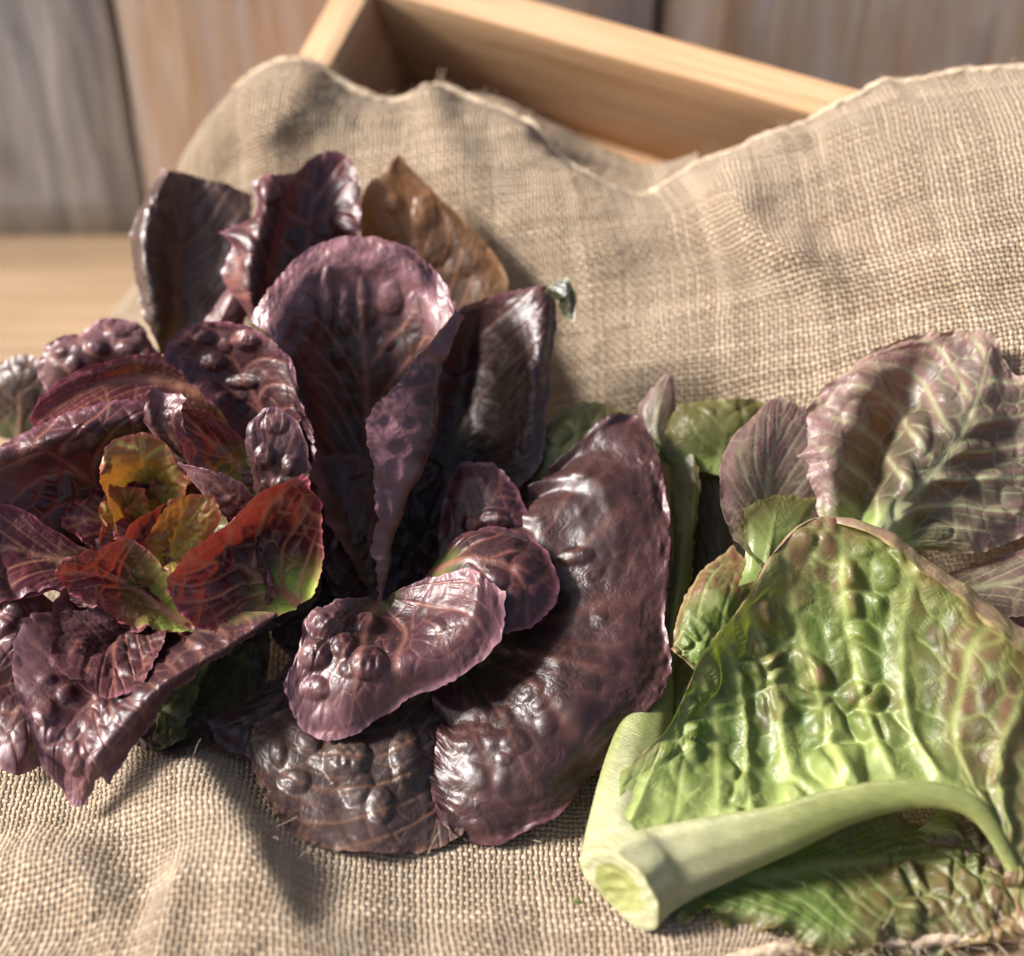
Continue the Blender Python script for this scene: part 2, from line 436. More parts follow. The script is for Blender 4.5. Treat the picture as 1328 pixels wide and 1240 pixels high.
for r in tz: a = np.array(r, float); rows.append(at_height(a[:, 0], a[:, 1], a[:, 2]))
for r in rd: a = np.array(r, float); rows.append(at_depth(a[:, 0], a[:, 1], a[:, 2]))
net = np.array(rows)
NR, NCc = 560, 560
ur = np.linspace(0, len(net) - 1, NR); uc = np.linspace(0, net.shape[1] - 1, NCc)
CLP = crom(net, ur); CLP = crom(CLP.transpose(1, 0, 2), uc).transpose(1, 0, 2)
cpx, cpy, cd = pix(CLP)
# the top edge follows the traced hem
hx = [200, 236, 262, 300, 335, 372, 420, 455, 490, 548, 562, 600, 650, 690, 715, 745, 790, 835, 870, 905, 960, 1010, 1060, 1110, 1150, 1170, 1220, 1270, 1328, 1500]
hy = [262, 205, 160, 122, 95, 84, 92, 112, 126, 132, 112, 120, 136, 158, 188, 222, 243, 246, 226, 206, 190, 168, 150, 126, 102, 106, 98, 90, 84, 80]
ex_, ey_ = cpx[-1], cpy[-1]
dy_ = np.where(ex_ > 262, ey_ - np.interp(ex_, hx, hy), 0)
wv = sstep(.70, 1.0, np.linspace(0, 1, NR))[:, None]
CLP = CLP + (dy_[None] * wv * cd / FPX)[..., None] * AU
cpx, cpy, cd = pix(CLP)
def seg_dist(px, py, line):
    best = np.full(px.shape, 1e9); side = np.zeros(px.shape); tt = np.zeros(px.shape); n = len(line) - 1
    for k in range(n):
        ax_, ay_ = line[k]; bx, by = line[k + 1]
        dx, dy = bx - ax_, by - ay_; L2 = dx * dx + dy * dy
        t = np.clip(((px - ax_) * dx + (py - ay_) * dy) / L2, 0, 1)
        qx, qy = px - ax_ - t * dx, py - ay_ - t * dy
        d = np.hypot(qx, qy); m_ = d < best
        best = np.where(m_, d, best); side = np.where(m_, np.sign(qx * dy - qy * dx), side); tt = np.where(m_, (k + t) / n, tt)
    return best, side, tt
def fold(line, h, wl, wr, both=True):
    """height (cm) of a fold whose crest follows a traced line; wl / wr = px widths either side"""
    d, s_, t = seg_dist(cpx, cpy, line)
    wd = np.where(s_ > 0, wr, wl)
    end = sstep(0, .4, t) * (sstep(0, .4, 1 - t) if both else 1)
    return h * np.exp(-(d / wd) ** 2) * end
DN = normals(CLP); DN = DN * np.sign((DN * (AC - CLP)).sum(-1))[..., None]
disp = 0
disp = disp + fold([(60, 930), (170, 985), (270, 1055), (335, 1140), (378, 1240), (395, 1340)], 1.9, 130, 52)
disp = disp + fold([(-80, 1120), (20, 1135), (110, 1150), (150, 1200), (170, 1300)], 1.15, 45, 60)
disp = disp + fold([(185, 1330), (215, 1230), (245, 1170), (270, 1130)], .7, 34, 26)
disp = disp - fold([(90, 1010), (150, 1100), (190, 1190), (190, 1290)], .35, 50, 50)
disp = disp + fold([(420, 1330), (470, 1230), (480, 1140)], .4, 60, 60)
disp = disp + fold([(560, 1330), (600, 1230), (700, 1160)], .35, 50, 50)
disp = disp + fold([(905, 205), (935, 255), (985, 310), (1060, 350), (1130, 400)], 1.7, 36, 55)
disp = disp - fold([(950, 285), (1010, 302), (1070, 312), (1120, 312)], .55, 26, 26)
disp = disp + fold([(1050, 400), (1150, 350), (1260, 340), (1400, 300)], .5, 40, 60)
disp = disp - fold([(1080, 165), (1050, 185), (980, 215)], .45, 22, 22)
disp = disp - fold([(430, 150), (500, 180), (570, 170)], .3, 34, 34)
disp = disp + fold([(420, 200), (520, 210), (640, 260), (700, 330)], .45, 30, 40)
disp = disp - fold([(255, 262), (285, 232), (305, 190), (330, 160)], .45, 30, 28)
disp = disp + fold([(330, 230), (350, 170), (390, 110), (420, 60)], .7, 40, 44)
disp = disp + fold([(560, 80), (555, 130), (590, 200), (640, 300)], .6, 26, 30)
disp = disp + fold([(700, 210), (720, 250), (790, 330), (850, 420)], .45, 50, 60)
disp = disp - fold([(760, 260), (850, 300), (900, 380)], .25, 60, 60)
sxw, syw = CLP[..., 0], CLP[..., 1] + CLP[..., 2] * .7
disp = disp + .42 * fbm(sxw * .17 + 4, syw * .17, 3, 4) + .07 * fbm(sxw * .9, syw * .9, 8, 3)
CLP = CLP + DN * np.asarray(disp)[..., None]
CLP[..., 2] = np.where(cpy > 560, np.maximum(CLP[..., 2], .12), CLP[..., 2])
lu = np.linalg.norm(np.diff(CLP, axis=1), axis=-1); lv = np.linalg.norm(np.diff(CLP, axis=0), axis=-1)
PITCH_T = .20
Uc = np.concatenate([np.zeros((NR, 1)), np.cumsum(lu, 1)], 1); Uc -= Uc[:, NCc // 2][:, None]
Vc = np.concatenate([np.zeros((1, NCc)), np.cumsum(lv, 0)], 0); Vc -= Vc[NR // 3][None, :]
def blur1(A, ax, n):
    k = np.ones(n) / n
    return np.apply_along_axis(lambda v: np.convolve(np.pad(v, n // 2, mode='edge'), k, 'valid')[:len(v)], ax, A)
Uc = blur1(Uc, 0, 61); Vc = blur1(Vc, 1, 61)
UVc = np.stack([Uc / PITCH_T + 400, Vc / PITCH_T + 400], -1).reshape(-1, 2)
cloth = tag(empty('burlap_cloth', (0, 45, 0)), 'rumpled natural burlap cloth draped over the crate and spread under the lettuces', 'cloth')
mesh_obj('cloth_sheet', CLP.reshape(-1, 3), grid_faces(NR, NCc), M_BURLAP, cloth, uv=UVc)
fl = [[(560, 150, 64.6), (640, 158, 64.4), (705, 195, 63.6), (780, 250, 62.6), (850, 262, 61.8), (905, 225, 61.6)],
      [(585, 122, 65.2), (650, 135, 65.2), (715, 172, 64.8), (785, 215, 63.9), (842, 232, 63.2), (905, 205, 62.6)],
      [(580, 122, 66.6), (650, 130, 67.0), (712, 158, 67.0), (775, 186, 66.4), (838, 212, 65.0), (905, 200, 63.6)],
      [(600, 160, 68.0), (660, 170, 68.4), (712, 190, 68.6), (775, 215, 68.0), (838, 240, 66.5), (905, 230, 65)]]
fn = np.array([at_depth(np.array(r)[:, 0], np.array(r)[:, 1], np.array(r)[:, 2]) for r in fl])
fs = crom(crom(fn, np.linspace(0, 3, 60)).transpose(1, 0, 2), np.linspace(0, 5, 110)).transpose(1, 0, 2)
fs = fs + normals(fs) * (.12 * fbm(fs[..., 0] * .5, fs[..., 1] * .5, 6, 3))[..., None]
fu_ = np.concatenate([np.zeros((60, 1)), np.cumsum(np.linalg.norm(np.diff(fs, axis=1), axis=-1), 1)], 1); fv_ = np.concatenate([np.zeros((1, 110)), np.cumsum(np.linalg.norm(np.diff(fs, axis=0), axis=-1), 0)], 0)
mesh_obj('cloth_flap', fs.reshape(-1, 3), grid_faces(60, 110), M_BURLAP, cloth, uv=np.stack([fu_ / PITCH_T, fv_ / PITCH_T], -1).reshape(-1, 2))
# distance map of the cloth, so that leaves come to rest on it
GX, GY, GB = 220, 190, 10
dm = np.full((GY, GX), 1e3)
cpx, cpy, cd = pix(CLP)
ii = ((cpy + 200) / GB).astype(int); jj = ((cpx + 400) / GB).astype(int)
ok = (ii >= 0) & (ii < GY) & (jj >= 0) & (jj < GX)
np.minimum.at(dm, (ii[ok], jj[ok]), cd[ok])
tabd = TAB(np.arange(GY)[:, None] * GB - 200 + GB / 2) * np.ones((1, GX))
dm = np.where(dm > 500, np.where(tabd > 0, tabd, 90), dm)
for _ in range(2):
    pd = np.pad(dm, 1, mode='edge'); dm = np.minimum(dm, (pd[1:-1, 1:-1] * 2 + pd[:-2, 1:-1] + pd[2:, 1:-1] + pd[1:-1, :-2] + pd[1:-1, 2:]) / 6)
def cloth_depth(px, py):
    y = np.clip((py + 200) / GB - .5, 0, GY - 1.001); x = np.clip((px + 400) / GB - .5, 0, GX - 1.001)
    i = y.astype(int); j = x.astype(int); a = y - i; b = x - j
    return (dm[i, j] * (1 - b) + dm[i, j + 1] * b) * (1 - a) + (dm[i + 1, j] * (1 - b) + dm[i + 1, j + 1] * b) * a

# selvedge cord along the top edge and the frayed front edge
def tube(P, r, ns=8, closed_ends=True, prof=None):
    P = np.asarray(P, float); n = len(P); T = np.gradient(P, axis=0); T /= np.linalg.norm(T, axis=1, keepdims=True)
    ref = np.array([0, 0, 1.]); V = []
    r = np.broadcast_to(np.asarray(r, float), (n,))
    A = np.cross(T, ref); A /= np.maximum(np.linalg.norm(A, axis=1, keepdims=True), 1e-6); B = np.cross(A, T)
    th = np.arange(ns) / ns * 2 * np.pi
    rr = r[:, None] * (np.ones((n, ns)) if prof is None else prof)
    V = P[:, None] + rr[..., None] * (np.cos(th)[None, :, None] * A[:, None] + np.sin(th)[None, :, None] * B[:, None])
    return V.reshape(-1, 3), grid_faces(n, ns, True)
rng = np.random.RandomState(5)
def cord(line, r, name, tw=2.3):
    n = len(line); L = np.concatenate([[0], np.cumsum(np.linalg.norm(np.diff(line, axis=0), axis=1))])
    m_ = int(L[-1] / .11); s_ = np.linspace(0, L[-1], m_)
    P = np.stack([np.interp(s_, L, line[:, k]) for k in range(3)], -1)
    P += .05 * np.stack([vnoise(s_ * .9, s_ * 0 + k, 30 + k) for k in range(3)], -1)
    th = np.arange(8) / 8 * 2 * np.pi
    prof = 1 + .12 * np.cos(2 * (th[None] - s_[:, None] * tw * 2)) + .35 * vnoise(s_[:, None] * 2 + th[None] * 0, th[None] + s_[:, None] * 0, 4)
    V, Fc = tube(P, r * (1 + .25 * vnoise(s_ * .6, s_ * 0 + 7)), 8, prof=prof)
    return mesh_obj(name, V, Fc, M_FIBRE, cloth)
top_line = CLP[-1] - DN[-1] * .05
cord(top_line[10:-10], .17, 'selvedge_cord')
fr_line = CLP[0][330:]
cord(fr_line, .2, 'selvedge_cord', 3)
def fibres(n, src, rl, name, down):
    VV = []; FF = []; k = 0
    for _ in range(n):
        p = src(); L = rl * rng.uniform(.3, 1); m_ = 6
        d = np.array([rng.normal(0, .8), rng.normal(0, .5), rng.normal(.3, .6)]) + down; d /= np.linalg.norm(d)
        c = rng.normal(0, .7, 3); s_ = np.linspace(0, 1, m_)[:, None]
        P = p + d * L * s_ + c * L * .5 * s_ ** 2
        P[:, 2] = np.maximum(P[:, 2], .05)
        V, Fc = tube(P, rng.uniform(.005, .011), 3)
        VV.append(V); FF.append(Fc + k); k += len(V)
    o = mesh_obj(name, np.concatenate(VV), np.concatenate(FF), M_FIBRE, cloth); o['kind'] = 'stuff'; return o
fibres(900, lambda: top_line[rng.randint(15, NCc - 15)] + rng.normal(0, .06, 3), .45, 'loose_fibres', np.array([0, 0, .5]))
fibres(420, lambda: fr_line[rng.randint(0, len(fr_line) - 1)] + rng.normal(0, .12, 3), 1.1, 'frayed_fringe', np.array([0, -.9, 0]))
ri = lambda: (rng.randint(5, NR - 5), rng.randint(5, NCc - 5))
def surf():
    i, j = ri(); return CLP[i, j] + DN[i, j] * .05
fibres(1500, surf, .8, 'surface_fuzz', np.array([0, -.2, .3]))

# ------------------------------------------------------------------ lettuce leaves
DREF = lambda py: 48 + (1090 - py) * .012
C3 = lambda *a: np.array(a, float)
PAL = {   # base, blade, tip, rim, vein, glow(inner), glow(outer)
 'purple': ((.10, .15, .03), (.028, .007, .009), (.056, .015, .020), (.20, .07, .10), (.26, .095, .07), (.14, .05, .01), (.12, .018, .02)),
 'lilac':  ((.09, .10, .03), (.034, .009, .012), (.120, .052, .060), (.30, .15, .18), (.26, .11, .08), (.12, .03, .01), (.22, .04, .05)),
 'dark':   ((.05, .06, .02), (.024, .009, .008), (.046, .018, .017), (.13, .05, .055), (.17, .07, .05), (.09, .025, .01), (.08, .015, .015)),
 'brown':  ((.06, .07, .02), (.036, .022, .018), (.052, .030, .027), (.13, .07, .05), (.20, .10, .055), (.30, .12, .02), (.30, .12, .03)),
 'amber':  ((.08, .08, .02), (.050, .028, .016), (.13, .062, .020), (.28, .16, .08), (.28, .13, .06), (.5, .2, .03), (.6, .28, .04)),
 'heart':  ((.30, .44, .07), (.070, .009, .016), (.110, .013, .026), (.40, .08, .12), (.52, .24, .14), (.36, .28, .02), (.42, .05, .025)),
 'gold':   ((.22, .34, .04), (.26, .20, .03), (.24, .07, .03), (.38, .09, .09), (.52, .50, .12), (.70, .55, .04), (.75, .26, .03)),
 'green':  ((.36, .44, .15), (.12, .19, .04), (.15, .13, .05), (.32, .22, .11), (.38, .44, .18), (.25, .36, .04), (.32, .28, .05)),
 'yellow': ((.36, .44, .14), (.17, .215, .05), (.27, .20, .10), (.40, .30, .13), (.42, .50, .17), (.22, .36, .03), (.50, .46, .03)),
 'bronze': ((.20, .28, .08), (.12, .085, .062), (.19, .11, .105), (.36, .26, .20), (.38, .40, .22), (.4, .3, .06), (.5, .2, .1)),
 'olive':  ((.20, .27, .07), (.085, .10, .028), (.11, .095, .030), (.20, .18, .06), (.20, .22, .08), (.3, .4, .04), (.35, .35, .04)),
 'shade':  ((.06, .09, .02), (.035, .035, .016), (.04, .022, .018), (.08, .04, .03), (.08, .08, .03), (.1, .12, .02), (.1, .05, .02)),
}
LEAFN = [0]
def leaf(parent, curves, pal='purple', mid=None, up=0.0, puff=.13, cell=.85, ruffle=.12, pleat=0., wr=.06, serr=.07,
         index=False, mat=None, slope=.75, rimw=1.0, green_to=.22, sign=1, blot=0., split=None, relief=1.0, gap=.35, vv=1.0, nv=None, band=.0, cusp=0., foldcol=None, tone=1.0, roll=.14, fan=0, domes=(), dg=1.0):
    LEAFN[0] += 1; sd_ = LEAFN[0] * 3.7
    cs = [np.array(c, float) for c in curves]
    nc = len(cs); mid = (nc - 1) / 2 if mid is None else mid
    lens = [np.linalg.norm(np.diff(c[:, :2], axis=0), axis=1).sum() for c in cs]
    Lp = max(lens); tips = np.array([c[-1, :2] for c in cs]); midp = np.array([c[len(c) // 2, :2] for c in cs])
    Wp = max(np.linalg.norm(np.diff(tips, axis=0), axis=1).sum(), np.linalg.norm(np.diff(midp, axis=0), axis=1).sum(), 40)
    n_t = int(np.clip(Lp / 2.3, 36, 190)); n_s = int(np.clip(Wp / 2.3, 30, 200))
    cols = []
    for c in cs:
        if index: u = np.linspace(0, len(c) - 1, n_t)
        else:
            L = np.concatenate([[0], np.cumsum(np.linalg.norm(np.diff(c[:, :2], axis=0), axis=1))]); L /= L[-1]
            L = .75 * L + .25 * np.linspace(0, 1, len(c))
            u = np.interp(np.linspace(0, 1, n_t), L, np.arange(len(c)))
        cols.append(crom(c, u))
    G = np.array(cols)                                        # nc, n_t, 3 (px, py, e)
    u = np.linspace(0, nc - 1, n_s)
    G = crom(G, u).transpose(1, 0, 2)                         # n_t, n_s, 3
    s = np.where(u < mid, (u - mid) / max(mid, 1e-6), (u - mid) / max(nc - 1 - mid, 1e-6))
    if mid <= 0: s = u / (nc - 1)
    T = np.linspace(0, 1, n_t)[:, None] * np.ones((1, n_s)); Sg = s[None] * np.ones((n_t, 1))
    px, py, e = G[..., 0], G[..., 1], G[..., 2] + up
    d = DREF(py) - e
    lim = cloth_depth(px, py) - gap
    x_ = lim - d; d = np.where(x_ > .8, d, lim - .8 * np.exp(np.clip((x_ - .8) / .8, -8, 0)) ** 1.0)   # soft rest on the cloth
    P = at_depth(px, py, d)
    sc_ = 52 / FPX
    Lc, Wc = Lp * sc_, Wp * sc_
    dU = np.gradient(P, axis=1); lw = np.linalg.norm(dU, axis=-1)
    N = normals(P); 
    if ((N * (AC - P)).sum(-1)).mean() < 0: N = -N
    aS = np.abs(Sg)
    # arc coordinates in cm for relief that keeps its size
    accW = np.concatenate([np.zeros((n_t, 1)), np.cumsum(lw[:, 1:], 1)], 1)
    mj = int(np.argmin(np.abs(s))); xw = accW - accW[:, mj:mj + 1]
    dT = np.linalg.norm(np.diff(P, axis=0), axis=-1); yl = np.concatenate([np.zeros((1, n_s)), np.cumsum(dT, 0)], 0)
    ym = yl[:, mj:mj + 1] * np.ones((1, n_s))
    # veins; relief and skin follow the leaf's own mean plane so that nothing stretches
    Pf = P.reshape(-1, 3); Pm = Pf.mean(0); ew, evc = np.linalg.eigh(np.cov((Pf - Pm).T))
    gx = (P - Pm) @ evc[:, 2]; gy = (P - Pm) @ evc[:, 1]
    Nv = nv or max(3, Lc / 1.5)
    sgn = np.where(Sg < 0, 0., .43)
    q = (T - slope * aS ** 1.1 * (1 - .3 * T)) * Nv + sgn + (.30 + .35 * (cusp > .3)) * vnoise(aS * 1.6, T * 3 + sd_, 3) + sd_
    if fan: q = Sg * fan + .5 + .35 * vnoise(T * 3, Sg * 3 + sd_, 3) + .25 * np.sign(Sg) * (1 - T)
    fq = np.abs(q - np.floor(q) - .5)                          # 0 at the vein
    side = np.exp(-(fq / (.045 + .05 * (1 - aS))) ** 2) * (1 - sstep(.55, 1.0, T if fan else aS) * .8) * (sstep(.03, .25, T) if fan else sstep(0, .06, aS))
    q2 = q * 2 + .35 + .3 * vnoise(aS * 3 + 7, T * 4 + sd_, 17); fq2 = np.abs(q2 - np.floor(q2) - .5)
    side = np.maximum(side, .55 * np.exp(-(fq2 / .06) ** 2) * sstep(.30, .55, T if fan else aS) * (1 - sstep(.75, 1.0, T if fan else aS)))
    midv = np.exp(-(xw / (.06 + .22 * (1 - T) ** 1.5 * Lc / 7)) ** 2) * (1 - .6 * T) if mid > 0 else side * 0
    cx_ = q; cy_ = aS * max(1.5, Wc / 2 / cell) * (.8 + .2 * T) + sgn * 9
    wx = gx + .35 * vnoise(gx * .8, gy * .8 + sd_, 21); wy = gy + .35 * vnoise(gx * .8 + 9, gy * .8 + sd_, 22)
    f1, f2, cid = voro(wx / cell + 40, wy / (cell * 1.15) + sd_, int(sd_), .95)
    ed = f2 - f1
    patch_ = sstep(-.5, .3, fbm(gx * .5 + sd_, gy * .5, 14, 2))
    tert = np.exp(-(ed / .07) ** 2) * (.3 + .7 * patch_)
    vein = np.clip(np.maximum(midv, np.maximum(side * .75, tert * .5)), 0, 1) * vv
    # relief
    body = (1 - sstep(.62, .92, aS)) * (1 - sstep(.80, .97, T)) * sstep(.0, .15, T)
    patch = sstep(-.05, .35, fbm(gx * .38 + sd_, gy * .38, 2, 2))
    pf = 1.25 * puff * (sstep(0, .6, ed) ** .75) * (.25 + cid * 1.1) * body * (.10 + 1.15 * patch) * (1 - .5 * side)
    dh = 0 * pf
    for dm_ in domes:
        dx_, dy_2, rx_ = dm_[0], dm_[1], dm_[2]; ry_ = dm_[3] if len(dm_) > 3 else rx_; hh = dm_[4] if len(dm_) > 4 else rx_ * .0125
        wob_ = 1 + .16 * vnoise(px * .09 + sd_, py * .09, 41)
        dd = 1 - (((px - dx_) / rx_) ** 2 + ((py - dy_2) / ry_) ** 2) * wob_
        dh = np.maximum(dh, .85 * hh * dg * np.clip(dd, 0, 1) ** .62 * (1 + .15 * vnoise(px * .16, py * .16, 42)))
    pf = np.maximum(pf, dh)
    cr1 = wr * 1.6 * fbm(gx * .55 + sd_, gy * .55, 5, 2) + wr * .35 * fbm(gx * 2.0, gy * 2.0 + sd_, 15, 2)
    rf = ruffle * (aS ** 3) * (vnoise(ym * .75 + sd_, np.sign(Sg) * 3 + .3, 4) + .6 * vnoise(ym * 1.9, np.sign(Sg) * 5 + sd_, 6)) * sstep(0, .2, T)
    rf = rf + ruffle * sstep(.75, 1, T) * vnoise(xw * .9 + sd_, T * 0 + 1.7, 9)
    fr_ = ruffle * .45 * (np.maximum(aS, T) ** 14); rf = rf + fr_ * (vnoise(ym * 3.0 + sd_, xw * 1.2, 24) + .5 * vnoise(ym * 6.5, xw * 6.5 + sd_, 25))
    rf = rf - roll * sstep(.6, 1, np.maximum(aS, T)) ** 1.5 * sstep(.1, .3, T)
    pl_ = pleat * np.cos((q + .5) * 2 * np.pi) * sstep(.03, .2, aS) * (1 - sstep(.5, .95, aS))
    pl_ = pl_ + cusp * (np.clip(1 - 2.2 * fq, 0, 1) ** 1.8) * (1 - sstep(.30, .80, aS)) * sstep(.0, .08, aS) * (.55 + .7 * vnoise(q * .9, aS * 2, 31))
    h = (pf - vein * .05 * (puff > .05)) * sign + cr1 + rf + pl_ + midv * .12 * (1 - T)
    lim_e = (1 - np.exp(-np.minimum(lw / .012, 20)))            # calm where the grid pinches
    h = h * lim_e * relief
    # keep clear of the cloth
    P2 = P + N * h[..., None]
    # toothed rim
    tang = dU / np.maximum(lw, 1e-6)[..., None]
    dV = np.gradient(P, axis=0); tv = dV / np.maximum(np.linalg.norm(dV, axis=-1), 1e-6)[..., None]
    jag = serr * (np.abs(vnoise(ym * 3.1 + sd_, Sg * 0 + 5)) * 1.4 + .8 * vnoise(ym * 1.1, Sg * 0 + sd_))
    P2 = P2 + tang * (np.sign(Sg) * aS ** 12 * jag * lim_e)[..., None]
    jt = serr * (np.abs(vnoise(xw * 3.3 + sd_, T * 0 + 2)) * 1.4 + .8 * vnoise(xw * 1.1, T * 0 + sd_))
    P2 = P2 + tv * (T ** 30 * jt * lim_e)[..., None]
    # colour: greener at the base, redder to the rim, paler veins and rim
    b, bl, tp, rm, vn, g0, g1 = [np.array(c) for c in PAL[pal]]
    nz = fbm(gx * .5 + sd_, gy * .5, 11, 3); nf = fbm(gx * 2.3, gy * 2.3 + sd_, 12, 2)
    kb = 1 - sstep(green_to * .35, green_to * 1.5, T + .12 * nz + aS * .12)
    if cusp > .3: kb = np.maximum(kb, (1 - sstep(.02, .34, aS)) * (1 - sstep(.35, .8, T)) * .85)
    kt = sstep(.45, 1.0, np.maximum(T, aS * .95) + .14 * nz)
    edge = np.maximum(aS, T)
    if band > 0:
        kband = sstep(1 - band, 1 - band * .25, edge + .10 * nz + .03 * nf); col_band = kband
    if band > 0: kt = kt * .15
    kr = sstep(1 - .05 * rimw, 1.0, edge + .015 * nf)
    lerp = lambda A, B, k: A * (1 - k[..., None]) + B * k[..., None]
    col = lerp(np.broadcast_to(bl, P.shape), tp, kt)
    if blot > 0:
        kz = sstep(-.1, .7, nz * .7 + .4 * nf + .25 * (cid - .5) + (T - .42) * 1.5 + (aS - .5) * .5) * blot
        red = np.array((.17, .08, .045)); col = lerp(col, red, kz * (.45 + .5 * sstep(.1, .5, ed)))
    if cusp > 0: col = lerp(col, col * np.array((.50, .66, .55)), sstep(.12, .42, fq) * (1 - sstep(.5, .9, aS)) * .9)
    col = lerp(col, b, kb)
    col = col * (1 + .25 * nf[..., None]) * tone
    if foldcol is not None:
        kf = sstep(0, .25, 1.0 - u)[None] * sstep(.30, .5, T); col = lerp(col, np.array(foldcol) * (1 + .2 * nf[..., None]), kf)
    col = lerp(col, vn, np.clip(vein * (.7 + .3 * kb), 0, .92))
    col = lerp(col, rm, kr * .8)
    if band > 0: col = lerp(col, np.array((.23, .11, .13)) * (1 + .45 * nf[..., None] + .3 * nz[..., None]), col_band * np.clip(.62 + .5 * nz, .2, .85) * (1 - .5 * vein))  # pale band: light falling on the flared rim, put into the leaf colour
    gl = lerp(np.broadcast_to(g0, P.shape), g1, sstep(.1, .7, T)); gl = lerp(gl, gl * .45, vein * .5)
    uv = np.stack([gx + sd_, gy], -1)
    if mat is None: mat = M_RED if pal in ('heart', 'gold', 'amber') else M_BURG
    o = mesh_obj('leaf', P2.reshape(-1, 3), grid_faces(n_t, n_s), mat, parent,
                 attrs={'leaf_color': np.clip(col, 0, 1).reshape(-1, 3), 'glow_color': gl.reshape(-1, 3), 'vein': vein.ravel()},
                 uv=uv.reshape(-1, 2))
    return o

def fan_leaf(parent, cx, cy, th, L, W, e0, e1, e2, **kw):
    """an inner or under leaf of the rosette, from its base out along th"""
    dx, dy = math.cos(th), -math.sin(th); nx, ny = -dy, dx
    cu = []
    for k, sft in enumerate((-1, -.55, 0, .55, 1)):
        c = []
        for t in (0.02, .3, .62, .86, 1):
            wd = W * (.22 + .78 * math.sin(min(t, .8) / .8 * math.pi / 2)) * (math.sqrt(max(0, 1 - max(0, (t - .55) / .5) ** 2)))
            rr = L * t * (1 - .10 * abs(sft) ** 2 * (t > .8))
            e = e0 + (e1 - e0) * min(1, t * 1.6) + (e2 - e1) * max(0, t - .6) / .4 + .5 * abs(sft) ** 2 * (1 - t)
            c.append((cx + dx * rr + nx * sft * wd / 2, cy + dy * rr + ny * sft * wd / 2, e))
        cu.append(c)
    return leaf(parent, cu, **kw)

def head_base(px, py, e):
    P = at_depth(np.array(px), np.array(py), DREF(py) - e); P[2] = 0.5; return P

# ---------------- left lettuce
H1 = tag(empty('lettuce', head_base(240, 700, 0)), 'dark red lettuce at the left with an open green and orange heart', 'lettuce', 'lettuce heads lying on the burlap')
rn = random.Random(3)
for k in range(11):
    th = k / 11 * 6.283 + .2
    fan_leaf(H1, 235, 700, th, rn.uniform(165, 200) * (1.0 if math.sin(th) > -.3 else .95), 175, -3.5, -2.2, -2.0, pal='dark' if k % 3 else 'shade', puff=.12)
for k in range(7):
    th = k / 7 * 6.283 + .5
    fan_leaf(H1, 225, 700, th, 105, 100, -2.2, -1.0, -.4, pal='heart' if k % 2 else 'dark', puff=.1, cell=.6)
for k in range(9):
    th = k / 9 * 6.283 + .15
    fan_leaf(H1, 225, 695, th, 128 + 14 * (k % 3), 92, -1.8, -.5 + .3 * (k % 2), .3 + .4 * (k % 2), pal=('purple', 'heart', 'lilac')[k % 3], puff=.12, cell=.6, ruffle=.4, vv=1.5, green_to=.35)
# outer, back
leaf(H1, [[(-20,560,-4),(-25,510,-3),(0,470,-2.4)],[(10,570,-4),(10,500,-2.6),(20,462,-2.2)],[(40,570,-4),(45,500,-2.6),(50,468,-2.2)],[(75,570,-4),(85,520,-3),(75,485,-2.4)]], 'brown', puff=.08)
leaf(H1, [[(150,560,-3),(80,525,-2),(42,485,-1.2),(58,447,-.8)],[(170,560,-3),(105,505,-1.5),(82,455,-.4),(108,419,-.6)],[(190,560,-3),(160,500,-1.7),(145,450,-.3),(150,411,-.7)],
 [(210,560,-3),(195,500,-1.8),(188,460,-.4),(190,419,-.9)],[(225,560,-3),(225,510,-2),(222,480,-1.4),(212,453,-1.3)]], 'lilac', puff=.08, cell=1.0, ruffle=.25, domes=[(126,452,17,12,.3),(96,475,13),(165,450,14,10),(75,455,12,9),(150,430,18,7)])
leaf(H1, [[(210,460,-2.5),(185,400,-1.8),(165,330,-1.2),(180,265,-.9),(206,218,-.6)],[(220,460,-2.8),(200,380,-1.2),(190,320,-.3),(203,260,-.2),(220,222,-.4)],[(235,460,-3),(228,380,-2.4),(235,310,-2.0),(250,229,-1.2)],
 [(250,460,-3),(265,380,-2.6),(285,310,-2.2),(288,236,-1.4)],[(270,460,-3),(295,390,-2.4),(318,320,-2),(327,250,-1.8)]], 'brown', mid=2, puff=.14, cell=1.3, rimw=.6)
leaf(H1, [[(250,440,-2),(275,400,-1.2),(300,360,-.6)],[(270,450,-1.8),(295,400,-.8),(308,365,-.3)],[(300,450,-1.8),(318,410,-1),(322,375,-.6)]], 'lilac', puff=.05)
# brown-red rim leaf
leaf(H1, [[(320,520,-.5),(270,484,.5),(200,463,1.2),(120,477,1.6),(62,508,2),(38,545,2.2)],[(315,540,-.8),(250,508,.1),(180,492,.6),(110,510,1.2),(42,548,2.3)],[(310,560,-.8),(240,540,.2),(170,527,1),(110,538,1.8),(48,553,2.3)]],
 'heart', mid=1, puff=.08, green_to=.1, ruffle=.15, tone=.8)
leaf(H1, [[(370,620,-1),(310,560,.2),(258,503,1),(213,465,1.8)],[(375,620,-1.4),(320,540,-.2),(272,478,.9),(226,436,2.2)],[(380,620,-1.6),(340,530,0),(305,470,1.1),(272,420,2.4)],
 [(385,620,-1.4),(360,540,.2),(340,480,1.2),(328,431,2.4)],[(392,620,-1),(385,560,.6),(372,510,1.4),(376,470,2.0)],[(400,620,-.6),(402,590,.6),(400,555,1.2),(388,515,1.5)]], 'purple', puff=.10, cell=1.0, mid=2, ruffle=.2, domes=[(278,470,18,13,.3),(318,442,20,12,.3),(315,495,24,9,.25),(300,515,22,8,.2),(345,500,8,22),(368,520,9,22),(290,450,10),(265,440,14,9)])
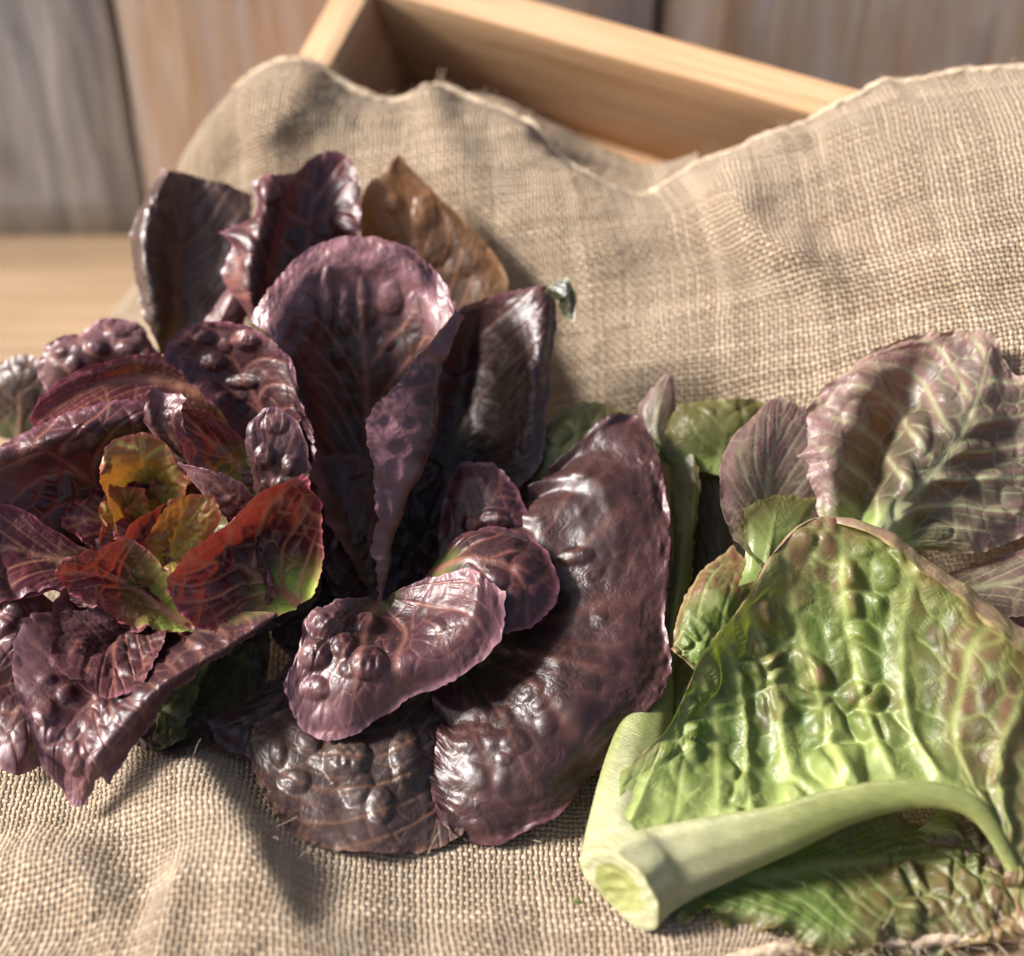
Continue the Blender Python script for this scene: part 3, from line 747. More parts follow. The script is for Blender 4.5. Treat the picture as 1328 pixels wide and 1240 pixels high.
# big left leaf
leaf(H1, [[(200,750,-1),(120,765,0.2),(50,760,1),(-20,790,1.6)],[(200,740,-1.6),(130,728,-.9),(60,705,.0),(-50,700,2.0)],[(195,730,-1.8),(130,685,-1),(70,640,.4),(-40,620,2.6)],
 [(195,720,-1.8),(150,655,-1.1),(100,610,.6),(55,582,2.5),(16,570,2.5)],[(200,700,-1.6),(172,640,-.9),(138,595,.7),(108,557,2.5),(88,533,2.4)],[(210,690,-1.4),(198,630,-.6),(186,583,.7),(168,545,2.2),(155,517,2.2)],[(225,690,-.8),(226,630,.0),(224,585,.8),(218,545,1.8),(212,519,1.8)]],
 'purple', puff=.2, cell=.9, green_to=.3, vv=1.3, mid=3)
leaf(H1, [[(180,760,-1),(90,700,.5),(20,660,1.4),(-40,650,1.6)],[(185,765,-1.2),(100,735,0),(30,715,.8),(-40,700,1.2)],[(180,775,-1),(110,765,.2),(50,765,1),(-40,790,1.2)]], 'heart', puff=.12, green_to=.35, vv=1.4)
leaf(H1, [[(40,850,-2),(-20,860,-1.4),(-60,900,-1)],[(50,870,-2),(10,900,-1),(-30,950,-.6)],[(60,880,-2),(40,930,-.8),(15,1000,-.5)],[(70,890,-2),(56,930,-1.2),(55,985,-1)]], 'lilac', up=.2, puff=.2)
leaf(H1, [[(100,800,-1),(40,760,.4),(-20,760,.8)],[(90,830,-1),(30,820,.6),(-30,830,.8)],[(80,860,-1),(30,870,.2),(-20,900,.2)]], 'lilac', puff=.15)
# dark under-leaves
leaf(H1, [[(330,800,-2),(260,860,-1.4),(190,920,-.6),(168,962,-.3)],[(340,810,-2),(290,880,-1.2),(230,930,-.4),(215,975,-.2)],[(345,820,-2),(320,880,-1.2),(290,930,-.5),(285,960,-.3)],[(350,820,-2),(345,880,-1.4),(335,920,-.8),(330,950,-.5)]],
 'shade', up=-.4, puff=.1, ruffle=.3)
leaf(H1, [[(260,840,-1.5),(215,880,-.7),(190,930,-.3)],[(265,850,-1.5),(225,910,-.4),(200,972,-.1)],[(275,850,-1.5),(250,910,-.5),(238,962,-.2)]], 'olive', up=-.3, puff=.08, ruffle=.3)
leaf(H1, [[(420,820,-2),(350,880,-1),(300,915,-.7),(268,932,-.4)],[(430,840,-2),(370,900,-1),(320,935,-.7),(285,962,-.4)],[(440,860,-2),(390,930,-1),(350,955,-.7),(330,975,-.4)]], 'dark', puff=.15, cell=.7, ruffle=.25)
# front hanging leaf, its right rim turned under
leaf(H1, [[(200,770,-.2),(110,790,.5),(40,800,1.4),(18,870,1.8),(50,975,1.9),(82,1040,1)],[(210,780,-.8),(130,830,.2),(85,890,1.3),(75,960,1.8),(90,1045,1)],[(220,790,-1.2),(160,850,-.2),(125,910,1.2),(105,980,1.9),(102,1046,1)],
 [(240,790,-1),(205,845,.4),(165,905,1.9),(135,970,2.2),(116,1038,1)],[(352,795,1.6),(282,843,2),(212,890,2.4),(172,950,1.8),(135,1012,1.1)],[(352,799,.8),(300,842,1.2),(228,895,1.4),(185,955,.8),(142,1016,.4)]],
 'lilac', mid=2, puff=.08, cell=.75, ruffle=.2, green_to=.1, domes=[(94,985,14,26,.3),(85,901,13),(204,832,12),(194,862,16,12),(256,832,18,13),(291,821,13),(59,925,16,20,.25),(180,894,13),(111,939,11),(150,925,8,16),(128,900,8,14),(235,850,10),(60,880,12,9),(75,860,10)])
# pocket leaf
leaf(H1, [[(190,730,-1),(110,745,.3),(73,790,1),(78,860,1.8),(120,893,2.2)],[(200,740,-1.5),(150,780,-.7),(118,830,.2),(132,895,2.2)],[(210,745,-1.7),(170,790,-.9),(148,840,.2),(148,896,2.2)],
 [(220,750,-1.3),(195,800,-.5),(180,850,.6),(163,893,2.2)],[(240,760,-1),(215,800,.3),(202,840,1.1),(180,888,2.1)]], 'purple', puff=.08, cell=.8, green_to=.3, vv=1.7, domes=[(107,835,20,17,.3),(128,862,17,14),(180,825,14,20),(95,800,10,16),(150,850,8,18)])
# lilac leaf right of the heart
leaf(H1, [[(340,690,-.5),(330,640,.6),(320,590,1.8),(321,558,2.4),(340,531,2.6)],[(350,690,-.3),(353,630,.9),(348,575,2.0),(352,529,2.6)],[(360,690,0),(388,645,1),(399,600,1.6),(390,558,2.2),(364,531,2.6)]], 'lilac', puff=.06, cell=.7, tone=.7, domes=[(343,592,14,16,.3),(376,604,13,14,.3),(357,550,18,14,.2),(360,628,10),(345,628,8)])
leaf(H1, [[(300,680,-1),(265,620,-.4),(212,570,.9)],[(310,670,-1),(280,610,0),(235,568,1)],[(320,660,-1),(300,610,.2),(268,572,.9)]], 'gold', puff=.05)
leaf(H1, [[(340,690,0),(290,670,1.2),(262,640,2.0),(228,605,2.4)],[(345,680,.4),(305,650,1.6),(270,620,2.4),(235,603,2.6)],[(350,660,.5),(320,640,2),(285,616,2.6),(243,602,2.6)]], 'lilac', puff=.1, cell=.5)
leaf(H1, [[(250,610,.5),(215,585,1.6),(189,550,2.8),(191,520,3.4),(200,500,3.4)],[(258,610,.8),(230,575,2.0),(210,540,2.8),(211,510,3.2)],[(265,605,.8),(245,580,2),(233,550,3),(235,525,3.5),(226,510,3.5)]], 'lilac', puff=.12, cell=.5, ruffle=.2)
leaf(H1, [[(350,640,.3),(330,592,1.2),(300,560,2),(262,537,2.8),(232,531,3.2)],[(345,648,-.2),(310,605,.4),(268,566,1.6),(231,532,3.2)],[(340,655,.4),(295,645,1),(260,615,1.8),(240,570,2.6),(230,534,3.2)]], 'heart', puff=.07, cell=.6, green_to=.38, vv=1.3)
for k, (th, L_, pl_n) in enumerate([(.2, 70, 'olive'), (.8, 75, 'heart'), (1.6, 72, 'gold'), (2.4, 78, 'heart'), (3.0, 62, 'heart'), (4.2, 70, 'gold'), (5.0, 66, 'heart'), (5.6, 72, 'gold'),(.5, 85, 'heart'), (1.3, 80, 'gold'), (2.0, 95, 'heart'), (2.7, 90, 'gold'), (3.3, 80, 'heart'), (3.9, 85, 'olive'), (4.6, 80, 'heart'), (5.3, 95, 'olive'), (5.9, 90, 'heart'), (1.0, 55, 'gold'), (2.3, 60, 'gold'), (3.6, 50, 'olive'), (4.9, 50, 'gold'), (6.1, 55, 'heart')]):
    fan_leaf(H1, 215, 695, th, L_, 66 if L_ > 70 else 44, -.8, .1 if L_ > 70 else .4, .9 if L_ > 70 else 1.3, pal=pl_n, puff=.12, cell=.5, ruffle=.3, vv=1.5, green_to=.4)
# hooded heart leaves
leaf(H1, [[(165,700,0.3),(153,665,1),(135,625,2.6),(130,600,2.8)],[(175,690,-.4),(168,640,.6),(152,600,2.2),(148,579,2.8)],[(190,690,-.9),(190,635,.2),(183,593,2.0),(180,566,2.7)],[(205,690,-.4),(216,640,.5),(212,605,1.6),(206,572,2.4)],[(225,690,.3),(238,650,.9),(236,620,1.5),(226,598,1.9)]],
 'gold', puff=.2, cell=.6, green_to=.4, vv=1.6, ruffle=.2)
leaf(H1, [[(175,708,.5),(153,682,1.2),(144,645,1.8),(139,628,2.1)],[(185,703,-.2),(170,665,.4),(160,635,1.4)],[(195,695,.4),(190,660,1.0),(185,638,1.6)]], 'gold', puff=.05, cell=.4, green_to=.5, vv=1.3)
leaf(H1, [[(215,760,.4),(190,735,.8),(165,712,1.4),(160,700,2)],[(218,755,.2),(200,720,.7),(180,690,1.4),(172,680,2.1)],[(222,750,.4),(215,710,1),(205,680,1.6),(213,657,2.3)]], 'heart', puff=.1, cell=.4)
leaf(H1, [[(215,770,.4),(202,738,.8),(195,705,1.5),(210,672,2.2),(222,652,2.6)],[(221,772,0),(222,735,.4),(230,695,1),(248,641,2.5)],[(226,768,.3),(246,732,.6),(268,700,1.2),(282,668,2),(275,643,2.4)]], 'gold', puff=.08, cell=.45, green_to=.45, vv=1.5)
leaf(H1, [[(262,812,0.5),(235,775,1.2),(210,745,1.8),(165,703,2.6),(115,722,3),(72,740,3.2)],[(262,820,.2),(217,795,.4),(178,765,.6),(140,748,1.4),(72,743,3.2)],[(258,825,.6),(215,815,1.2),(165,803,1.8),(115,778,2.4),(76,752,3)]],
 'heart', puff=.08, cell=.6, green_to=.5, vv=1.7, ruffle=.25, domes=[(121,759,14,12,.3),(139,733,10,9,.2),(176,747,15,11,.25),(105,752,8)])
leaf(H1, [[(385,790,.3),(330,800,.8),(270,816,1.4),(233,790,2),(216,752,2.6)],[(385,787,.1),(335,772,.2),(288,775,.6),(250,765,1.6),(221,745,2.7)],[(388,784,0),(345,755,-.1),(310,735,.2),(270,730,1.2),(232,736,2.7)],
 [(393,782,0),(365,735,-.2),(340,700,.1),(308,695,1.2),(258,716,2.8)],[(400,778,.3),(390,730,.2),(370,690,.3),(340,668,1.6),(300,682,3)],[(405,775,.8),(408,720,1),(400,670,1.3),(378,642,2.2),(352,640,3.2)],[(408,770,1.2),(415,710,1.6),(412,660,2.2),(404,632,3),(395,617,3.4)]],
 'heart', mid=2, puff=.1, cell=.85, green_to=.36, vv=1.8, domes=[(371,668,18,24,.3),(376,712,14,18,.25),(287,762,22,16,.25),(303,697,16,12),(252,765,12),(330,720,10,16)], ruffle=.14)

# ---------------- middle lettuce
H2 = tag(empty('lettuce', head_base(520, 740, 0)), 'large burgundy lettuce in the middle with broad glossy leaves and a dark hollow centre', 'lettuce', 'lettuce heads lying on the burlap')
for k in range(11):
    th = k / 11 * 6.283 + .1
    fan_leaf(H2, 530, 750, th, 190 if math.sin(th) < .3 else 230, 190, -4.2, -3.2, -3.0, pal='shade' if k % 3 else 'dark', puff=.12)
for k in range(6):
    th = k / 6 * 6.283 + .4
    fan_leaf(H2, 530, 700, th, 110, 105, -3.6, -2.6, -2.0, pal='dark', puff=.16)
leaf(H2, [[(480,800,-2.6),(430,760,-2.2),(405,680,-2),(400,600,-1.6)],[(490,790,-3),(450,720,-2.6),(430,660,-2.2),(430,590,-1.8)],[(500,790,-3),(480,720,-2.6),(470,660,-2.2),(465,590,-2)],[(510,790,-3),(505,720,-2.8),(500,660,-2.6),(495,600,-2.4)]], 'dark', puff=.25, cell=.8)
leaf(H2, [[(520,500,-3.4),(482,400,-2.8),(468,310,-2),(471,250,-1.5),(495,221,-1.1),(512,200,-.9)],[(550,500,-3.4),(515,400,-3),(505,310,-2.1),(502,250,-1.5),(508,222,-1.1),(514,201,-.9)],[(565,500,-3.4),(555,400,-3.1),(540,310,-2.2),(528,240,-1.5),(516,201,-.9)],
 [(590,500,-3.4),(605,410,-3),(590,320,-2.4),(548,245,-1.6),(518,202,-.9)],[(610,500,-3.4),(645,430,-2.8),(656,362,-2.4),(622,308,-2.1),(575,262,-1.7),(537,220,-1.3),(519,203,-.9)]],
 'amber', puff=.03, vv=1.6, domes=[(510,264,12,15,.2),(507,297,13,16,.25),(552,274,18,24,.2),(556,328,30,18,.2),(490,290,8,12),(600,345,22,16,.15)], cell=1.2, green_to=.1, serr=.03)
leaf(H2, [[(340,440,-2),(312,400,-1),(286,358,-.2),(300,322,.2),(282,298,.6),(326,275,.4),(326,235,.7)],[(350,440,-1.4),(330,400,-.1),(328,345,.8),(342,290,1.1),(352,226,1)],[(365,440,-2.2),(352,385,-1.5),(362,310,-1.0),(385,225,.2)],
 [(385,440,-2.6),(390,370,-2.3),(400,300,-1.6),(412,203,-.2)],[(400,440,-2.6),(420,370,-2.2),(436,300,-1.5),(444,199,-.3)],[(410,440,-2),(442,370,-1.2),(462,300,-.6),(465,238,-.3)]], 'purple', mid=3, puff=.06, cell=1.2, ruffle=.12, vv=1.6, domes=[(351,247,18,20,.35),(445,291,18,16,.3),(340,300,10,16),(395,330,16,26,.2),(372,395,14,18,.2)])
leaf(H2, [[(550,650,-3),(555,560,-2.6),(568,480,-1.8),(582,408,-.7)],[(560,650,-3.8),(590,570,-3.4),(602,480,-2.8),(622,392,-.5)],[(570,650,-3.8),(628,570,-2.8),(650,480,-1.4),(665,378,.1)],[(580,650,-3.2),(668,580,-1.4),(692,480,.1),(705,371,.5)],[(600,660,-2.8),(690,612,-1.4),(713,500,-.3),(724,378,.2)]],
 'dark', mid=1, puff=.18, cell=1.0)
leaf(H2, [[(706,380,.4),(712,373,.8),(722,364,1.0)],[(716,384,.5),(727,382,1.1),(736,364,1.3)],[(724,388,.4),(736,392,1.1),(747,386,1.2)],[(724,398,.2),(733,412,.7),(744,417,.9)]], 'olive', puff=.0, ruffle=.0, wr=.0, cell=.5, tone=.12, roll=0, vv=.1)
leaf(H2, [[(690,670,-2.5),(690,610,-2),(702,560,-1.6)],[(710,670,-2.5),(722,590,-1.6),(735,528,-1.4)],[(740,670,-2.5),(765,590,-1.6),(772,521,-1.4)],[(770,670,-2.5),(810,600,-1.8),(822,538,-1.6)]], 'olive', puff=.1)
leaf(H2, [[(540,850,-2),(440,895,-.9),(340,930,-.5),(320,968,-.4)],[(550,850,-2),(470,925,-.4),(390,985,.1),(348,1035,-.2)],[(558,850,-2),(510,945,-.1),(450,1025,.3),(405,1090,-.2)],[(566,850,-2),(546,950,-.2),(525,1030,.1),(490,1104,-.4)],
 [(580,850,-2.2),(580,940,-.8),(580,1010,-.7),(560,1094,-.8)],[(600,850,-2.4),(612,950,-1.2),(612,1010,-1),(600,1080,-1)]],
 'brown', mid=4, puff=.08, cell=.9, ruffle=.16, wr=.10, vv=1.0, rimw=.7, domes=[(400,961,17),(381,1012,22,16),(451,985,30,36,.42),(462,1018,22,26),(526,980,20,44,.3),(493,1045,18,26,.25),(430,940,14),(360,975,12,20)])
leaf(H2, [[(575,850,-1.8),(562,905,-.5),(567,955,-.2),(558,1010,-.2),(569,1064,-.3)],[(580,850,-1.7),(592,940,.1),(600,1010,.3),(606,1086,-.2)],[(586,850,-1.6),(632,940,.4),(655,1015,.6),(668,1082,-.1)],[(590,850,-2),(660,935,.5),(705,1000,.7),(740,1042,.1)],[(600,840,-2),(690,890,.5),(765,930,.8),(808,962,.2)],
 [(605,825,-2),(700,850,.4),(790,868,.7),(868,880,.35)],[(610,810,-2),(700,815,.0),(790,815,.5),(862,800,.45)],[(615,790,-2),(700,775,-.3),(800,750,.1),(868,705,.25)],
 [(615,770,-2),(690,735,-.4),(800,685,.25),(861,622,.1)],[(612,750,-2),(670,705,-.5),(770,645,.1),(830,541,-.3)],[(608,735,-2),(655,685,-.7),(725,630,-.4),(775,550,-.6)],[(605,720,-2),(640,680,-.9),(685,640,-1),(726,588,-.9)]],
 'dark', mid=5, puff=.05, cell=1.2, ruffle=.38, wr=.12, vv=.65, rimw=.7, fan=4, serr=.06, tone=1.1, dg=.62,
 domes=[(682,893,24,20),(650,932,15),(668,963,20,17),(612,965,12,16),(710,936,15,18),(748,722,26,12,.35),(772,738,14),(755,614,15,11),(778,802,12),(686,838,16,11),(640,905,10),(700,915,12),(630,945,9),(655,985,11)])
leaf(H2, [[(570,725,-2),(572,670,-1.2),(580,630,-.6),(598,598,-.3)],[(580,725,-2),(605,670,-.9),(625,630,-.2),(642,602,0)],[(590,728,-2),(635,685,-.8),(655,655,-.2),(670,636,-.2)],[(600,730,-2),(650,705,-1),(675,695,-.6),(688,682,-.6)]], 'purple', puff=.08, domes=[(641,676,22,17,.35),(661,700,15),(612,680,12),(630,700,10)])
leaf(H2, [[(545,765,-1),(590,785,.4),(628,803,1.2),(655,820,1.5)],[(550,755,-1),(600,755,.9),(650,775,1.5),(698,804,1.2)],[(555,745,-1),(610,725,.9),(670,737,1.3),(726,766,.8)],[(560,735,-1),(610,700,.5),(660,702,.9),(712,715,.6)],[(565,725,-1.2),(600,690,.0),(640,680,.4),(686,690,.3)]],
 'purple', puff=.12, cell=1.1)
leaf(H2, [[(480,775,0),(440,778,.9),(400,798,1.2),(388,840,1.4),(369,888,1.2)],[(485,778,-.3),(450,805,.8),(422,852,1.3),(392,945,.6)],[(490,780,-.5),(475,822,.8),(462,880,1.7),(448,957,.6)],[(495,780,-.5),(505,820,.4),(516,862,1.7),(530,907,1.0)],
 [(500,778,-.5),(535,800,.3),(566,835,1.7),(602,874,1.3)],[(505,772,-.3),(560,772,.8),(610,790,2),(648,825,1.8)],[(515,765,0),(570,745,1.2),(612,737,2),(650,768,2.2)]], 'lilac', mid=2, puff=.10, cell=.8, ruffle=.16, green_to=.12, fan=3, domes=[(425,807,27,22,.5),(409,849,22,20,.4),(474,807,16,13,.3),(445,838,15,18,.35),(478,862,27,22,.5),(409,893,20,16,.3),(452,868,12),(500,835,13),(560,812,20,12,.2)])
# spoon leaf with its right rim folded over and hanging down as a strip
leaf(H2, [[(478,770,-2),(430,690,-1),(408,600,.4),(395,530,1.3),(372,462,1.9),(350,436,2.2),(326,418,2.0)],
 [(485,770,-2.8),(450,670,-2.6),(418,570,-1.9),(396,490,.0),(384,430,1.3),(372,402,2.1),(350,376,2.3)],
 [(490,770,-3),(470,650,-3.2),(444,550,-2.2),(430,460,-.2),(418,385,1.3),(412,352,2.1),(400,323,2.3)],
 [(492,770,-3),(490,650,-3.3),(478,560,-2.4),(474,460,-.3),(469,375,1.3),(466,340,2.2),(461,306,2.4)],
 [(495,770,-3),(508,650,-3.1),(520,550,-2.2),(524,460,-.3),(522,385,1.3),(523,350,2.1),(526,322,2.3)],
 [(495,772,-2.6),(512,670,-2.5),(540,575,-1.9),(556,490,.0),(552,420,1.3),(556,385,1.9),(566,352,2.1)],
 [(497,778,-.5),(512,690,.3),(545,620,1.0),(562,570,1.5),(574,500,2.0),(584,455,2.3),(598,412,2.4)],
 [(492,780,0),(484,705,1.0),(488,620,1.9),(475,550,2.5),(520,495,2.8),(555,450,2.9),(588,402,2.8)]],
 'dark', mid=3, puff=.05, domes=[(424,392,11,46,.3),(398,412,16,32,.3),(448,402,12,36,.25),(506,388,16,24,.14),(392,450,14,20,.25),(500,446,12,10,.15),(470,400,9,40,.15),(535,420,12,40,.2),(440,460,12,20,.2),(534,551,9),(519,582,14,11),(503,548,9),(512,610,10,14),(500,660,8,16),(552,520,12,9)], tone=1.1, cell=1.15, ruffle=.2, green_to=.35, vv=1.9, wr=.12, band=.30)

# ---------------- right lettuce
H3 = tag(empty('lettuce', head_base(830, 1150, 0)), 'green and bronze lettuce at the right lying on its side, pale cut stem end showing', 'lettuce', 'lettuce heads lying on the burlap')
G = dict(mat=M_GREEN)
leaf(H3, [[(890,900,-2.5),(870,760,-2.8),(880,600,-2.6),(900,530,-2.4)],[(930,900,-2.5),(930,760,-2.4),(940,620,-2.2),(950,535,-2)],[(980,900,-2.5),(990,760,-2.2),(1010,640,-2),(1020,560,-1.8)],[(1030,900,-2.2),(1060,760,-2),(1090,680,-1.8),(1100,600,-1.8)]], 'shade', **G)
leaf(H3, [[(850,600,-2),(832,555,-1.8),(826,528,-1.6),(850,498,-1.2),(866,486,-1)],[(865,600,-2),(852,560,-1.6),(858,520,-1.3),(868,487,-1)],[(885,590,-2),(876,560,-1.8),(877,525,-1.5),(871,488,-1)]], 'bronze', puff=.04, **G)
leaf(H3, [[(850,600,-1.6),(868,555,-1.2),(880,524,-1)],[(900,610,-1.8),(915,560,-1),(925,517,-.8)],[(960,620,-1.8),(965,560,-1),(970,517,-.8)],[(1000,620,-1.8),(1010,570,-1.2),(1020,532,-1)]], 'olive', puff=.12, **G)
# leaf behind the bronze ones
leaf(H3, [[(1120,765,-1.5),(1250,735,-1),(1400,690,-.6)],[(1120,790,-1.5),(1250,765,-.8),(1400,740,-.4)],[(1120,830,-1.5),(1250,800,-.8),(1420,800,-.4)]], 'bronze', up=.8, puff=.12, vv=1.3, **G)
leaf(H3, [[(1120,780,-1.5),(1220,790,-.8),(1350,800,-.3)],[(1130,850,-2),(1250,850,-1.2),(1400,860,-1)]], 'dark', up=.6, puff=.12, **G)
leaf(H3, [[(1075,700,-1),(1050,640,-1),(1033,580,-1),(1058,515,-.6),(1113,461,-.3)],[(1090,705,-.8),(1085,640,-.6),(1088,570,-.5),(1115,500,-.2),(1168,439,.1)],[(1105,710,-1),(1126,640,-2.0),(1150,565,-2.0),(1180,495,-.7),(1228,430,.2)],[(1115,715,-.1),(1148,650,.2),(1185,580,.3),(1228,510,.2),(1258,430,.4)],
 [(1125,715,0.2),(1170,655,.3),(1225,595,.4),(1262,530,.6),(1290,434,.7)],[(1150,715,-.5),(1220,662,-.6),(1282,600,-.4),(1312,540,.1),(1318,482,.5)],[(1175,712,-.6),(1250,690,-.6),(1320,650,-.6),(1360,580,-.2),(1375,500,.2)],[(1200,712,-1),(1270,715,-1),(1340,690,-1),(1390,640,-.8),(1410,560,-.6)]],
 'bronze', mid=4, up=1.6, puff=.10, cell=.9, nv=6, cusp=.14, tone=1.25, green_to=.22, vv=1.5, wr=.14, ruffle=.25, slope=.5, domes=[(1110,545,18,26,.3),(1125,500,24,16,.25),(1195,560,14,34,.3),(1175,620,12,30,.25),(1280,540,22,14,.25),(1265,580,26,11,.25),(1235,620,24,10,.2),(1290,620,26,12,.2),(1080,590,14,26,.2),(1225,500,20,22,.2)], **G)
leaf(H3, [[(990,738,1.5),(955,695,1.2),(934,640,.8),(944,583,.4),(974,543,.1),(1006,513,-.1)],[(1005,730,.4),(985,670,.2),(980,610,.2),(997,560,0),(1014,515,-.1)],[(1015,730,.0),(1010,670,-.3),(1018,610,-.4),(1025,560,-.3),(1028,521,-.1)],[(1040,720,-.5),(1055,680,-.5),(1072,630,-.5),(1068,580,-.5),(1045,530,-.4)]],
 'bronze', up=1.2, puff=.08, cell=.8, green_to=.3, rimw=.6, **G)
leaf(H3, [[(960,760,1.5),(968,715,1.7),(965,660,1.8)],[(990,750,1.6),(1000,700,1.8),(1012,640,1.4)],[(1020,740,1.4),(1045,690,1.4),(1060,645,1.0)]], 'olive', up=.6, puff=.0, green_to=.7, **G)
leaf(H3, [[(830,1080,-.2),(838,980,-.6),(855,900,-.9),(870,850,-.8)],[(850,1080,0),(862,980,-.4),(880,900,-.8),(890,850,-.7)],[(880,1080,0),(900,980,-.4),(920,900,-.6),(930,850,-.6)]], 'olive', puff=.08, pleat=.05, green_to=.4, **G)
leaf(H3, [[(775,1110,.2),(783,1010,.0),(832,910,-.9),(860,820,-.9),(868,700,-1.0),(868,610,-1.2),(836,545,-1.5)],[(800,1110,.6),(822,1000,.1),(855,900,-.7),(872,810,-.5),(888,700,-.8),(886,620,-1.4),(850,545,-1.8)],[(845,1100,.7),(858,1000,.2),(875,910,-.8),(888,810,-.9),(903,690,-.9),(901,600,-1.2),(870,548,-1.6)]],
 'olive', puff=.03, green_to=.5, serr=.1, wr=.03, **G)
leaf(H3, [[(935,905,-.4),(905,870,0),(868,845,.1),(862,858,-.1)],[(940,890,-.2),(905,852,.3),(880,838,.4),(868,830,.3)],[(950,860,.1),(915,815,.6),(890,795,.7),(880,780,.4)],[(965,830,.2),(940,770,.7),(918,745,.6),(905,738,.2)],[(985,800,.2),(985,760,.6),(975,725,.4),(950,705,.1)]],
 'green', puff=.26, cell=.6, wr=.2, blot=1.0, green_to=.1, mid=2, **G)
# lower leaves under the great rib
leaf(H3, [[(880,1140,.0),(960,1110,.1),(1060,1070,-.2),(1180,1050,-.4),(1290,1080,-.4),(1340,1150,0)],[(885,1150,.0),(960,1140,.1),(1060,1120,.2),(1160,1110,.0),(1250,1130,.0),(1325,1190,.2)],[(885,1168,.2),(950,1173,.7),(1040,1185,1.0),(1120,1200,1.0),(1210,1180,.8),(1300,1222,.5)],[(880,1184,.2),(940,1190,.5),(1020,1206,.7),(1095,1248,.7),(1200,1262,.5),(1250,1225,.3)]],
 'green', mid=1, puff=.34, cell=.85, serr=.3, ruffle=.8, wr=.22, index=True, gap=.2, blot=.6, tone=.8, green_to=.1, **G)
leaf(H3, [[(1180,1080,-.3),(1250,1120,-.2),(1290,1210,.1)],[(1200,1070,-.3),(1290,1110,0),(1330,1190,.1)],[(1220,1050,-.3),(1330,1080,0),(1400,1180,0)]], 'bronze', up=-.2, puff=.2, ruffle=.2, **G)
# great front leaf
leaf(H3, [[(806,1000,1.4),(866,945,1.5),(902,868,2.2),(958,795,2.8),(1036,680,2.8),(1150,706,3.6),(1278,812,3.7),(1365,890,3.4),(1450,980,2.6)],
 [(803,1020,1.5),(868,945,1.4),(903,870,2.0),(962,795,2.6),(1040,684,3.0),(1150,692,3.2),(1280,782,3.2),(1370,850,3.0),(1450,940,2.4)],
 [(806,1050,1.6),(872,965,1.3),(925,880,1.4),(990,815,1.8),(1075,755,2.3),(1170,760,2.8),(1270,830,3.0),(1365,900,2.8),(1430,1000,2.2)],
 [(818,1072,1.9),(885,1000,1.4),(950,940,.8),(1030,890,1.2),(1110,860,1.7),(1190,865,2.2),(1280,905,2.7),(1360,960,2.5),(1420,1060,2)],
 [(834,1095,2.2),(905,1035,1.6),(968,1000,.8),(1060,965,1.2),(1140,945,1.7),(1210,950,2.2),(1285,985,2.6),(1350,1040,2.4),(1400,1130,2)],
 [(850,1112,1.7),(925,1090,1.7),(1000,1072,1.9),(1100,1038,2.3),(1190,1022,2.6),(1265,1036,2.75),(1310,1100,2.6),(1335,1160,2.2),(1352,1230,1.6)],
 [(875,1140,.3),(930,1126,.6),(1000,1108,1.6),(1100,1064,2),(1185,1045,2.4),(1255,1062,2.3),(1296,1120,1.9),(1316,1170,1.6),(1335,1240,1.0)]],
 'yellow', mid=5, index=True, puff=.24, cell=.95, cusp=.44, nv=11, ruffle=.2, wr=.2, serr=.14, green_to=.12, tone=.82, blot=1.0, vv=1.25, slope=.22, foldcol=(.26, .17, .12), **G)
# solid stem: cut base, great rib and side petiole grown into one surface
def axis_tube(pts, radii, flat=1.0, n=120, ns=28, mode='d'):
    g = crom(np.array(pts, float), np.linspace(0, len(pts) - 1, n))
    r = np.interp(np.linspace(0, len(pts) - 1, n), np.arange(len(radii)), radii)
    P = at_depth(g[:, 0], g[:, 1], DREF(g[:, 1]) - g[:, 2])
    T = np.gradient(P, axis=0); T /= np.linalg.norm(T, axis=1, keepdims=True)
    A = np.cross(T, AF); A /= np.linalg.norm(A, axis=1, keepdims=True); B = np.cross(T, A)
    th = np.arange(ns) / ns * 2 * np.pi
    rr = r[:, None] * (1 + .045 * np.cos(9 * th + 1)[None])
    V = P[:, None] + rr[..., None] * (np.cos(th)[None, :, None] * A[:, None] + flat * np.sin(th)[None, :, None] * B[:, None])
    V = V.reshape(-1, 3); F = grid_faces(n, ns, True).tolist()
    F.append(list(range(ns))[::-1]); F.append([(n - 1) * ns + k for k in range(ns)])
    return V, F
parts_ = [axis_tube([(812,1150,1.5),(860,1126,1.45),(930,1102,1.75),(1010,1077,2.1),(1100,1044,2.5),(1190,1030,2.85),(1262,1047,2.95),(1303,1105,2.5),(1331,1170,2.0),(1350,1240,1.4)], [1.5,1.38,1.12,.86,.66,.50,.40,.30,.24,.20], .62),
          axis_tube([(806,1145,1.4),(812,1085,1.1),(822,1010,.6),(840,930,-.4),(862,830,-1.6)], [1.45,1.35,1.15,.95,.55], .6),
          axis_tube([(815,1140,1.4),(850,1095,.9),(890,1040,.1),(930,980,-.8)], [1.4,1.1,.75,.3], .7),
          axis_tube([(790,1166,1.5),(812,1148,1.5),(850,1120,1.3)], [1.62,1.62,1.4], .92)]
cutn = np.array([-.62, -.30, .35]); cutn = -AX * .62 - AU * .42 - AF * .66; cutn /= np.linalg.norm(cutn)
cutp = at_depth(np.array(803.), np.array(1153.), DREF(1153) - 1.7)
VV, FF, k = [], [], 0
for V, F in parts_:
    V[:, 2] = np.maximum(V[:, 2], .35)
    VV.append(V); FF += [[q + k for q in f] for f in F]; k += len(V)
tm = bpy.data.meshes.new('stem_source'); tm.from_pydata((np.concatenate(VV)).tolist(), [], FF)
to = bpy.data.objects.new('stem_source', tm); sc.collection.objects.link(to)
md = to.modifiers.new('r', 'REMESH'); md.mode = 'VOXEL'; md.voxel_size = .085
